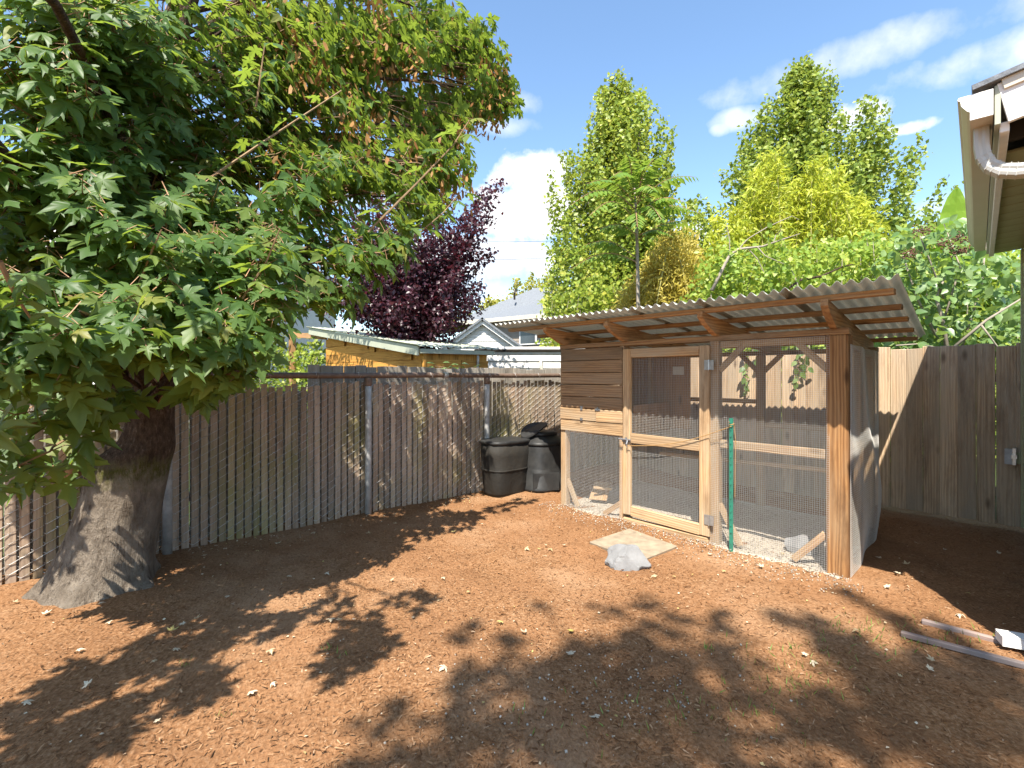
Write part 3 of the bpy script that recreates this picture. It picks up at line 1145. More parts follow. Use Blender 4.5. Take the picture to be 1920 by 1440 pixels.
# gate latch: grey box on the last fence board with an olive bar
gl = thing('gate_latch', 'grey metal latch box with olive bar on the last fence board', 'latch', at(1897, 856, 4.93))
mb = MB()
mb.box(at(1893, 856, 4.955), Vax * .035, Uax * .022, ZUP * .075)
mb.build('latch_box', M_['galv'], gl)
mb = MB()
mb.box(at(1902, 856, 4.90), Vax * .012, Uax * .028, ZUP * .082)
mb.box(at(1902, 856, 4.90), Vax * .02, Uax * .034, ZUP * .02)
mb.build('latch_clamp', M_['steel'], gl)
mb = MB()
mb.box(at(1922, 860, 4.87), Vax * .09, Uax * .015, ZUP * .055)
mb.build('latch_bar', M_['olive'], gl)

# ------------------------------------------------------------------ compost bins
def loft(name, c, prof, mat, parent, n=40, wob=.0, sx=1.0, sy=1.0, pw=2.0, seed=0, rot=0.0, capb=True):
    """closed surface of rounded-square rings: prof = [(radius, z)]"""
    mb = MB()
    c = Vector(c)
    k = len(prof)
    for i, (r, z) in enumerate(prof):
        for j in range(n):
            an = 2 * math.pi * j / n
            ca, sa = math.cos(an), math.sin(an)
            rr = r / (abs(ca) ** pw + abs(sa) ** pw) ** (1 / pw)
            rr *= 1 + wob * (mnoise.noise((ca * 1.8 + seed, sa * 1.8, z * 3.2)) + .5 * mnoise.noise((ca * 5 + seed, sa * 5, z * 8)))
            x, y = rr * ca * sx, rr * sa * sy
            mb.v.append(tuple(c + Uax * x + Vax * y + Vector((0, 0, z))))
    for i in range(k - 1):
        for j in range(n):
            j2 = (j + 1) % n
            mb.f.append((i * n + j, i * n + j2, (i + 1) * n + j2, (i + 1) * n + j))
            mb.m.append(0)
    mb.f.append(tuple(reversed(range(n))))
    mb.f.append(tuple((k - 1) * n + j for j in range(n)))
    mb.m += [0, 0]
    return mb.build(name, mat, parent, smooth=True)


B1 = uv(4.29, -4.90, .0)
b1 = thing('compost_bin', 'sagging black sheet compost bin with a thick rim, nearer of the two', 'compost bin', B1, 'black compost bins by the fence')
loft('body', B1, [(.27, 0), (.285, .04), (.30, .16), (.305, .30), (.312, .33), (.308, .36), (.31, .5), (.312, .66)], M_['bag'], b1, 48, .08, 1.0, .70, 3.4, 3)
loft('rim', B1, [(.312, .655), (.325, .66), (.328, .685), (.315, .70), (.26, .70)], M_['black'], b1, 48, .03, 1.0, .70, 3.4, 3)
loft('seam', B1, [(.306, .318), (.318, .324), (.318, .338), (.306, .344)], M_['bag'], b1, 48, .08, 1.0, .70, 3.4, 3)
B2 = uv(4.84, -4.80, .03)
b2 = thing('compost_bin', 'tapered black plastic compost bin with an open hatch lid beside the coop post', 'compost bin', B2, 'black compost bins by the fence')
loft('body', B2, [(.37, 0), (.375, .03), (.36, .05), (.345, .25), (.335, .27), (.33, .3), (.305, .56), (.30, .58)], M_['black'], b2, 48, .012, 1.0, .95, 3.2, 1)
loft('shoulder', B2, [(.30, .58), (.315, .585), (.315, .61), (.29, .63), (.20, .69), (.19, .70)], M_['black'], b2, 48, .006, 1.0, .95, 3.2, 1)
loft('collar', B2, [(.19, .695), (.20, .70), (.20, .735), (.18, .745)], M_['black'], b2, 40, 0, 1.0, 1.0, 3.5, 1)
mb = MB()
lc = B2 + Vector((0, 0, .79)) + Uax * -.12
pts = []
for j in range(24):
    an = 2 * math.pi * j / 24
    pts.append((math.cos(an) * .21, math.sin(an) * .17))
tilt = math.radians(24)
for dz in (0, .022):
    for x, y in pts:
        mb.v.append(tuple(lc + Uax * (x * math.cos(tilt)) + Vax * y + Vector((0, 0, x * math.sin(tilt) + dz - .9 * x * x))))
mb.f = [tuple(reversed(range(24))), tuple(range(24, 48))] + [(j, (j + 1) % 24, 24 + (j + 1) % 24, 24 + j) for j in range(24)]
mb.m = [0] * len(mb.f)
mb.build('hatch_lid', M_['black'], b2, smooth=False)
mb = MB()
dv_ = (-Uax * .55 + Vax * .83).normalized()
sv_ = ZUP.cross(dv_)
mb.box(B2 + dv_ * .36 + Vector((0, 0, .13)), sv_ * .17, dv_ * .02, ZUP * .11)
mb.build('access_panel', M_['black'], b2)

# ------------------------------------------------------------------ small things on the ground
sb = [gp(1105, 1017), gp(1200, 1053), gp(1270, 1025), gp(1180, 992)]
mb = MB()
c = sum(sb, Vector()) / 4
z0 = gz(c.x, c.y)
mb.add([p + Vector((0, 0, z0 - .02)) for p in sb] + [p * .998 + Vector((0, 0, z0 + .022)) for p in sb], [(3, 2, 1, 0), (4, 5, 6, 7), (0, 1, 5, 4), (1, 2, 6, 5), (2, 3, 7, 6), (3, 0, 4, 7)])
o = mb.build('stepping_slab', M_['concrete'], None, origin=c)
bv = o.modifiers.new('b', 'BEVEL')
bv.width = .006
tag(o, 'flat square tan slab lying before the coop door', 'slab')


def boulder(name, c, s, label, cat, mat, seed, sub=3, rough=.28):
    bm = bmesh.new()
    bmesh.ops.create_icosphere(bm, subdivisions=sub, radius=1)
    for v in bm.verts:
        p = v.co.copy()
        d = 1 + rough * mnoise.noise(p * 1.1 + Vector((seed, 0, 0))) + rough * .4 * mnoise.noise(p * 3 + Vector((seed, 5, 0)))
        # facets
        for fn, lim in ((Vector((.5, -.7, .55)).normalized(), .72), (Vector((-.75, -.3, .6)).normalized(), .70), (Vector((.1, .8, .6)).normalized(), .7), (Vector((.9, .2, .35)).normalized(), .75), (Vector((-.2, -.95, .15)).normalized(), .78)):
            k_ = p.dot(fn) * d
            if k_ > lim:
                p -= fn * (k_ - lim) / d
        v.co = Vector((p.x * s[0] * d, p.y * s[1] * d, p.z * s[2] * d))
    me = bpy.data.meshes.new(name)
    bm.to_mesh(me)
    bm.free()
    o = link(name, me, mat, None, Matrix.Translation(c))
    return tag(o, label, cat)


p = gp(1177, 1060)
boulder('rock', Vector((p.x, p.y + .05, .035)), (.185, .14, .125), 'angular light grey rock standing at the edge of the tan slab', 'rock', M_['rock'], 2.3, 4, .34)
mb = MB()
p0, p1 = gp(128, 1112), gp(222, 1099)
mb.box((p0 + p1) / 2 + Vector((0, .03, .02)), (p1 - p0) / 2, Vector((.02, .07, .004)), Vector((0, 0, .022)))
o = mb.build('flat_stone', M_['rock'], None, origin=(p0 + p1) / 2)
o.modifiers.new('b', 'BEVEL').width = .012
tag(o, 'narrow flat pale stone lying at the foot of the maple trunk', 'stone')

# green steel post and twine
tp = gp(1368, 1028)
tp.y -= .03
gpz = thing('steel_post', 'slim green steel post standing before the right bay of the coop', 'post', tp)
mb = MB()
mb.box(tp + Vector((0, 0, .56)), Vax * .017, Uax * .0025, ZUP * .59)
mb.box(tp + Vector((0, 0, .56)) + Uax * .014, Vax * .0025, Uax * .012, ZUP * .59)
mb.build('shaft', M_['green'], gpz)
for z in np.arange(.15, 1.13, .06):
    mb = MB()
    mb.box(tp + Vector((0, 0, z)) - Uax * .005, Vax * .006, Uax * .004, ZUP * .006)
    mb.build('stud', M_['green'], gpz)
la = cp(UD - .05, -3.06, .80)
tw0 = tp + Vector((0, -.01, 1.08))
mb = MB()
pts = []
for i in range(21):
    t_ = i / 20
    p = tw0.lerp(la, t_)
    p.z -= .10 * math.sin(math.pi * t_) * .6
    pts.append(p)
mb.tube(pts, .0035, 5)
mb.tube([tw0 + Vector((.02 * math.cos(a), .02 * math.sin(a), .004 * a)) for a in np.linspace(0, 9, 20)], .0035, 5)
mb.tube([tw0 + Vector((.022, 0, .01)), tw0 + Vector((.035, 0, -.12)), tw0 + Vector((.03, 0, -.36)), tw0 + Vector((.028, 0, -.62))], .0028, 5)
o = mb.build('twine', M_['twine'], None, origin=tw0)
tag(o, 'brown twine tied from the green post to the coop door latch', 'twine')

# edging boards and a piece of downspout in the right foreground
for (a, b, lab) in (((1690, 1189), (1935, 1256), 'long weathered edging board lying nearest the camera at the right'),
                    ((1728, 1166), (1900, 1213), 'shorter weathered edging board lying behind the long one')):
    p0, p1 = gp(*a), gp(*b)
    d = (p1 - p0).normalized()
    o = plank('edging_board', p0 + Vector((0, 0, .004)), p1 + Vector((0, 0, .012)), .035, .03, d.cross(ZUP), M_['pink'], None, 2)
    tag(o, lab, 'board', 'edging boards at the right')
p0, p1 = gp(1880, 1216), gp(1990, 1236)
mb = MB()
d = (p1 - p0).normalized()
s1 = d.cross(ZUP).normalized()
mid = (p0 + p1) / 2 + Vector((0, .02, .05))
mb.box(mid, d * ((p1 - p0).length / 2), s1 * .045, ZUP * .026)
for k in range(-2, 3):
    mb.box(mid + s1 * k * .02 + ZUP * .027, d * ((p1 - p0).length / 2 + .002), s1 * .005, ZUP * .004)
    mb.box(mid + ZUP * k * .012 - s1 * .046, d * ((p1 - p0).length / 2 + .002), s1 * .003, ZUP * .0025)
o = mb.build('downspout_piece', M_['white'], None, origin=p0)
tag(o, 'short ribbed white gutter pipe lying on the edging boards', 'pipe')
# wooden feed ramp inside the coop
fr = thing('feed_ramp', 'small tan wooden ramp lying on the gravel inside the coop', 'ramp', gp(1125, 940))
plank('ramp_board', at(1120, 938, 6.0), at(1131, 904, 6.12), .24, .016, Vax, W, fr, 1)
plank('cleat', at(1113, 914, 6.0), at(1147, 917, 5.9), .03, .02, ZUP, W, fr, 1)
boulder('stone_block', Vector((cp(4.75, -1.50).x, cp(4.75, -1.50).y, .06)), (.13, .12, .09), 'pale stone inside the right corner of the coop', 'stone', M_['rock'], 7.1, 2)

# ------------------------------------------------------------------ neighbouring buildings
# cedar shed
sh0 = Vector((-1.49, 8.0, 0))
shed = thing('cedar_shed', 'orange cedar shed with pale metal roof behind the fence', 'shed', sh0)


def sp(a, b, z):                          # a along u, b away from the fence
    return Vector((sh0.x + .743 * a - .669 * b, sh0.y + .669 * a + .743 * b, z))


zl = 1.95
zs = lambda b: zl + .133 * b
NB = Vector((-.669, .743, 0))
plank('rake_fascia', sp(0, 0, zl - .03), sp(0, 4.75, zs(4.75) - .03), .145, .03, ZUP, M_['sage'], shed)
plank('eave_fascia', sp(.02, -.012, zl - .03), sp(1.56, -.012, zl - .015), .075, .03, ZUP, M_['sage'], shed)
rows = 2
mb = MB()
n_ = 60
vs = []
for b in (-.06, 4.8):
    for j in range(n_ + 1):
        a0 = -.05 + 1.66 * j / n_
        vs.append(sp(a0, b, zs(b) + .055 + (.022 if (j % 5) == 0 else 0)))
mb.add(vs, [(j, j + 1, n_ + 2 + j, n_ + 1 + j) for j in range(n_)])
o = mb.build('metal_roof', M_['sage'], shed)
o.modifiers.new('s', 'SOLIDIFY').thickness = .006
z = .1
i = 0
while z < 2.6:
    b0 = max(0.12, (z + .09 - zl) / .133 + .3)
    if b0 < 4.0 and z > 1.2:
        if i % 2:
            plank('wall_plank', sp(.14, b0, z), sp(.14, 2.0, z), .172, .022, ZUP, M_['cedar'], shed, 1) if b0 < 1.9 else None
            plank('wall_plank', sp(.14, max(2.01, b0), z), sp(.14, 4.1, z), .172, .022, ZUP, M_['cedar'], shed, 2)
        else:
            plank('wall_plank', sp(.14, b0, z), sp(.14, 4.1, z), .172, .022, ZUP, M_['cedar'], shed, 3)
    if z < 1.87 and z > 1.2:
        plank('wall_plank', sp(.155, .045, z), sp(.86 if i % 2 else 1.46, .045, z), .172, .022, ZUP, M_['cedar'], shed, 1)
        if i % 2:
            plank('wall_plank', sp(.87, .045, z), sp(1.46, .045, z), .172, .022, ZUP, M_['cedar'], shed, 2)
    z += .178
    i += 1
mb = MB()
mb.box(sp(.8, 2.1, .85), Uax * .62, NB * 1.9, ZUP * .85)
mb.build('wall_core', M_['cedar'], shed)
mb = MB()
pl_ = [sp(.175, b_, z_) for b_, z_ in ((.05, 1.0), (4.1, 1.0), (4.1, zs(4.1) - .02), (.05, zs(.05) - .02))]
pl2 = [p_ + Uax * .02 for p_ in pl_]
mb.add(pl_ + pl2, [(0, 1, 2, 3), (7, 6, 5, 4), (0, 4, 5, 1), (1, 5, 6, 2), (2, 6, 7, 3), (3, 7, 4, 0)])
pl_ = [sp(a_, .075, z_) for a_, z_ in ((.16, 1.0), (1.46, 1.0), (1.46, zl - .02), (.16, zl - .02))]
pl2 = [p_ + NB * .02 for p_ in pl_]
mb.add(pl_ + pl2, [(0, 1, 2, 3), (7, 6, 5, 4), (0, 4, 5, 1), (1, 5, 6, 2), (2, 6, 7, 3), (3, 7, 4, 0)])
mb.build('wall_lining', M_['cedar'], shed)
plank('porch_post', at(548, 705, 11.9) - Vector((0, 0, 1.5)), at(548, 622, 11.9), .13, .13, Uax, M_['coopred'], shed)
plank('porch_beam', at(548, 628, 11.9), at(612, 632, 11.4), .12, .05, ZUP, M_['coopred'], shed)
plank('corner_trim', sp(.125, .035, .0), sp(.125, .035, 1.90), .05, .05, Uax, M_['cedar'], shed)
mb = MB()
q = sp(1.2, .0, 1.88)
mb.tube([q, q + Vector((0, 0, -.10)), q + Vector((-.01, .03, -.2)), q + Vector((-.01, .03, -.5))], .022, 8)
mb.build('drain_pipe', M_['galv'], shed)


def lapwall(parent, p0, p1, z0, z1, step, mat, depth=.02, single=True, clip=None):
    """lap siding courses along a wall from p0 to p1; each course a part when it is large enough"""
    d = (Vector(p1) - Vector(p0))
    L = d.length
    d.normalize()
    nrm_ = d.cross(ZUP)
    mb = MB()
    z = z0
    while z < z1 - .01:
        a0, a1 = (0, L) if clip is None else clip(z + step / 2)
        if a1 > a0 + .05:
            A, B = Vector(p0) + d * a0, Vector(p0) + d * a1
            vs = [A + ZUP * z + nrm_ * depth, B + ZUP * z + nrm_ * depth, B + ZUP * (z + step), A + ZUP * (z + step), A + ZUP * z, B + ZUP * z]
            if single:
                mb = MB()
            mb.add(vs, [(0, 1, 2, 3), (4, 5, 1, 0)])
            if single:
                mb.build('siding_board', mat, parent)
        z += step
    if not single:
        mb.build('lap_siding', mat, parent)


# white garage wall right behind the fence, seen between shed and coop
ga = thing('white_garage', 'low white lap sided garage wall left of the coop roof', 'garage', Vector((.2, 12, 0)))
p0, p1 = Vector((-.85, 12.0, 0)), Vector((1.6, 12.0, 0))
mb = MB()
mb.box(Vector((.6, 12.9, 1.05)), Vector((1.6, 0, 0)), Vector((0, .85, 0)), ZUP * 1.05)
mb.build('wall_core', M_['sidew'], ga)
lapwall(ga, p0, p1 + Vector((.5, 0, 0)), 1.2, 2.12, .17, M_['sidew'], .03)
plank('eave_trim', Vector((-.9, 11.96, 2.13)), Vector((2.2, 11.96, 2.13)), .06, .05, ZUP, M_['dark'], ga)
q = at(1014, 668, 11.9)
mb = MB()
mb.tube([q, q + Vector((0, 0, -.28)), q + Vector((.06, 0, -.38)), q + Vector((.18, 0, -.42))], .035, 8)
mb.build('vent_pipe', M_['cream'], ga, smooth=True)

# small white gabled house
wg = thing('white_gable_house', 'small white house gable with lap siding beside the purple tree', 'house', Vector((-.85, 16, 0)))
pk = at(905, 604, 16)
hwid = 1.55


def gclip(z):
    t_ = max(0, (pk.z - z - .05)) / .72
    t_ = min(hwid, t_)
    return (hwid - t_, hwid + t_)


lapwall(wg, Vector((pk.x - hwid, 16, 0)), Vector((pk.x + hwid, 16, 0)), 1.6, pk.z - .08, .115, M_['sidew'], .02, False, gclip)
for s_ in (-1, 1):
    e = Vector((pk.x + s_ * (hwid + .15), 15.85, pk.z - .72 * (hwid + .15)))
    plank('barge_board', Vector((pk.x, 15.85, pk.z)), e, .14, .04, ZUP, M_['white'], wg)
    mb = MB()
    c = (Vector((pk.x, 15.8, pk.z + .09)) + Vector((e.x, 15.8, e.z + .09))) / 2 + Vector((0, 2.5, 0))
    ax = (e - Vector((pk.x, 15.85, pk.z))) / 2
    mb.box(c, ax * 1.03, Vector((0, 2.55, 0)), Vector((ax.z * s_ * -1, 0, abs(ax.x))).normalized() * .03)
    mb.build('roof', M_['shingle'], wg)
mb = MB()
mb.box(Vector((pk.x, 18.4, (pk.z - .72 * hwid) / 2)), Vector((hwid - .02, 0, 0)), Vector((0, 2.3, 0)), ZUP * ((pk.z - .72 * hwid) / 2))
mb.build('wall_core', M_['sidew'], wg)

# large brown house with grey hip roof
bh = thing('brown_house', 'big brown house with grey hip roof left of the coop', 'house', Vector((.5, 23, 0)))
YB = 23.0
el, er = at(858, 612, YB + 3), at(1120, 571, YB - 2)
el.z = er.z = 4.35
rl, rr_ = at(1003, 540, YB + 4), at(1140, 536, YB + 3)
rl.z = rr_.z = 1.52 + 165 / F * (YB + 4)
bk = Vector((-.4, 1, 0)) * 8
mb = MB()
mb.add([el, er, rr_, rl, el + bk, er + bk], [(0, 1, 2, 3), (4, 0, 3), (1, 5, 2), (5, 4, 3, 2)])
o = mb.build('roof', M_['shingle'], bh)
o.modifiers.new('s', 'SOLIDIFY').thickness = .06
plank('fascia', el + Vector((0, -.03, -.10)), er + Vector((0, -.03, -.10)), .2, .05, ZUP, M_['cream'], bh)
wd = (er - el).normalized()
wn = wd.cross(ZUP)
if wn.y > 0:
    wn = -wn
wl, wr = el + wd * .5 - wn * .45, er - wd * .2 - wn * .45
lapwall(bh, Vector((wl.x, wl.y, 0)), Vector((wr.x, wr.y, 0)), 1.0, 4.25, .13, M_['sideb'], .02, False)
mb = MB()
mb.box((wl + wr) / 2 - wn * 3.05 - ZUP * (wl.z - 2.1), wd * ((wr - wl).length / 2 - .05), wn * 3.0, ZUP * 2.1)
mb.build('wall_core', M_['sideb'], bh)
for px in (986, 1020):
    t_ = (px - 860) / 262 + .02
    c = wl.lerp(wr, t_)
    c.z = 3.55
    f_ = plank('window_frame', c + wn * .03 - ZUP * .55, c + wn * .03 + ZUP * .55, 1.0, .06, wd, M_['white'], bh)
    plank('pane', c + wn * .065 - ZUP * .48, c + wn * .065 + ZUP * .48, .86, .01, wd, M_['glass'], f_)
q = rl.lerp(el, .42) + Vector((.6, -.6, .02))
mb = MB()
mb.tube([q, q + ZUP * .38], .05, 8)
mb.build('vent_pipe', M_['dark'], bh)

# white two-storey house glimpsed through the maple
wh = thing('white_house', 'white sided two storey house glimpsed behind the maple leaves', 'house', Vector((-10.5, 13.5, 0)))
pk2 = at(215, 240, 13.0)


def g2(z):
    t_ = min(3.6, max(0, (pk2.z - z - .05)) / .62)
    return (3.6 - t_, 3.6 + t_)


lapwall(wh, Vector((pk2.x - 3.6, 13, 0)), Vector((pk2.x + 3.6, 13, 0)), .6, pk2.z - .1, .16, M_['sidew'], .025, False, g2)
mb = MB()
mb.box(Vector((pk2.x, 16.1, 2.6)), Vector((3.58, 0, 0)), Vector((0, 3.0, 0)), ZUP * 2.6)
mb.build('wall_core', M_['sidew'], wh)
for s_ in (-1, 1):
    e = Vector((pk2.x + s_ * 3.9, 12.8, pk2.z - .62 * 3.9))
    a0 = Vector((pk2.x, 12.8, pk2.z))
    plank('barge_board', a0, e, .18, .05, ZUP, M_['taupe'], wh)
    ax = (e - a0) / 2
    mb = MB()
    mb.box((a0 + e) / 2 + Vector((0, 3.2, .12)), ax * 1.02, Vector((0, 3.3, 0)), Vector((-ax.z * s_, 0, abs(ax.x))).normalized() * .03)
    mb.build('roof', M_['shingle'], wh)

# overhead lines
for i, (a, b, lab) in enumerate((((780, 452), (1330, 430), 'upper thin black overhead line crossing the clouds'), ((780, 489), (1330, 455), 'lower thin black overhead line crossing the clouds'))):
    p0, p1 = at(a[0], a[1], 30), at(b[0], b[1], 34)
    mb = MB()
    mb.tube([p0.lerp(p1, t_) - ZUP * .35 * math.sin(math.pi * t_) for t_ in np.linspace(-.6, 1.8, 30)], .013, 5)
    o = mb.build('overhead_line', M_['cable'], None, origin=p0)
    tag(o, lab, 'cable', 'overhead lines')

# ------------------------------------------------------------------ leaf templates
half = [(.05, -.02), (.17, -.10), (.36, -.08), (.40, .03), (.19, .13), (.42, .17), (.60, .30), (.60, .40), (.71, .55), (.48, .47), (.33, .48), (.14, .37), (.21, .55), (.30, .68), (.19, .70), (.12, .84)]
outl = [(0, 0)] + half + [(0, 1.02)] + [(-x, y) for x, y in reversed(half)]


def maple_template(droop, fold, cup, skew=0.0, seed=0):
    rt = random.Random(seed)
    c = (0, .30)
    P = [(c[0], c[1], 0)]
    for x, y in outl:
        if seed:
            q_ = 1 + rt.uniform(-.10, .10)
            x, y = x * q_ * (1 + (skew if x > 0 else -skew)), y * q_
        r2 = x * x + (y - .3) ** 2
        P.append((x, y, fold * abs(x) - droop * r2 + cup * x * y * .3))
    n_ = len(outl)
    T = [(0, 1 + i, 1 + (i + 1) % n_) for i in range(n_)]
    # stalk, three-sided, running back from the blade
    s = len(P)
    P += [(.016, 0, 0), (-.016, 0, 0), (.012, -.55, .10), (-.012, -.55, .10), (0, -.27, .0)]
    T += [(s, s + 1, s + 4), (s + 1, s + 3, s + 4), (s + 3, s + 2, s + 4), (s + 2, s, s + 4)]
    mi = [0] * n_ + [1] * 4
    return np.array(P, float), np.array(T)[:, ::-1].copy(), np.array(mi)


MT = [maple_template(.32, .16, .2, .1, 1), maple_template(.55, .05, -.5, -.1, 2), maple_template(.18, .30, .1, .06, 3), maple_template(.80, .12, .3, -.12, 4), maple_template(.10, -.12, .6, .1, 5), maple_template(1.1, .2, -.2, 0, 6), maple_template(.4, .4, -.6, -.05, 7), maple_template(.6, -.1, .5, .12, 8)]
dia = np.array([(0, 0, 0), (.38, .45, .07), (0, 1, -.08), (-.38, .45, .07)], float)
diat = np.array([(0, 1, 2), (0, 2, 3)])
lance = np.array([(0, 0, 0), (.12, .35, .02), (0, 1, -.12), (-.12, .35, .02)], float)
ovat = np.array([(0, 0, 0), (.30, .22, .06), (.33, .5, .05), (.18, .8, -.02), (0, 1.05, -.14), (-.18, .8, -.02), (-.33, .5, .05), (-.30, .22, .06), (0, .5, -.03)], float)
ovatt = np.array([(8, 0, 1), (8, 1, 2), (8, 2, 3), (8, 3, 4), (8, 4, 5), (8, 5, 6), (8, 6, 7), (8, 7, 0)])


def crooked(p0, p1, n=6, wob=.06, sag=0.0, rr=R):
    p0, p1 = Vector(p0), Vector(p1)
    L = (p1 - p0).length
    out_ = []
    for i in range(n + 1):
        t_ = i / n
        p = p0.lerp(p1, t_)
        k_ = math.sin(math.pi * t_)
        p += Vector((rr.uniform(-1, 1), rr.uniform(-1, 1), rr.uniform(-1, 1))) * wob * L * k_
        p.z += sag * L * k_
        out_.append(p)
    return out_


# ------------------------------------------------------------------ big maple
TB = Vector((-3.04, 3.70, 0))
maple = thing('maple_tree', 'big maple with broad lobed leaves and a swollen mossy trunk against the fence', 'tree', TB)
# trunk as rings
rings = [(-.06, .05, -.05, .37, .36), (.03, .05, -.04, .325, .32), (.14, .055, -.01, .295, .29), (.36, .09, .02, .278, .27), (.55, .12, .03, .262, .255), (.72, .145, .05, .26, .25), (.84, .16, .06, .258, .245), (.93, .205, .07, .24, .225), (1.00, .275, .08, .185, .18), (1.10, .30, .09, .152, .152), (1.3, .31, .10, .142, .142), (1.6, .29, .13, .14, .14), (2.0, .20, .2, .145, .14), (2.5, .08, .3, .155, .15), (3.2, .0, .42, .145, .14), (4.0, .03, .55, .12, .12), (5.2, .2, .8, .09, .09), (6.6, .4, 1.0, .05, .05)]
NRg = 40
mb = MB()
for (z, ox, oy, rx, ry) in rings:
    for j in range(NRg):
        an = 2 * math.pi * j / NRg
        fl = max(0, .16 - z) * 1.3
        w_ = 1 + .10 * mnoise.noise((math.cos(an) * 1.6, math.sin(an) * 1.6, z * 2.3)) + .05 * mnoise.noise((math.cos(an) * 5, math.sin(an) * 5, z * 5)) + fl * (1.2 * max(0, math.cos(5 * an + .6)) - .15)
        if an > math.pi * .75 and an < math.pi * 1.45:
            w_ *= 1 + .16 * max(0, .40 - z)          # root flare towards the lower left
        mb.v.append(tuple(TB + Vector((ox + rx * w_ * math.cos(an), oy + ry * w_ * math.sin(an), z))))
for i in range(len(rings) - 1):
    for j in range(NRg):
        j2 = (j + 1) % NRg
        mb.f.append((i * NRg + j, i * NRg + j2, (i + 1) * NRg + j2, (i + 1) * NRg + j))
        mb.m.append(0)
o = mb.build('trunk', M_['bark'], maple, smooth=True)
ss = o.modifiers.new('s', 'SUBSURF')
ss.levels = ss.render_levels = 2
# cut stub and second leader
mb = MB()
mb.tube([TB + Vector(p) for p in ((-.10, -.12, .80), (-.115, -.14, .95), (-.12, -.15, 1.10), (-.10, -.15, 1.3), (-.12, -.1, 1.7))], [.06, .052, .048, .045, .04], 10)
mb.build('stub', M_['twig'], maple, smooth=True)
mb = MB()
mb.tube([TB + Vector(p) for p in ((.10, .10, 1.25), (-.05, .12, 1.7), (-.22, .15, 2.3), (-.42, .2, 3.0), (-.62, .3, 4.0), (-.8, .45, 5.5))], [.12, .10, .09, .08, .06, .03], 10)
mb.build('limb', M_['bark'], maple, smooth=True)


def trunk_at(z):
    for a, b in zip(rings[:-1], rings[1:]):
        if a[0] <= z <= b[0]:
            t_ = (z - a[0]) / (b[0] - a[0])
            return TB + Vector((a[1] + (b[1] - a[1]) * t_, a[2] + (b[2] - a[2]) * t_, z))
    return TB + Vector((rings[-1][1], rings[-1][2], rings[-1][0]))


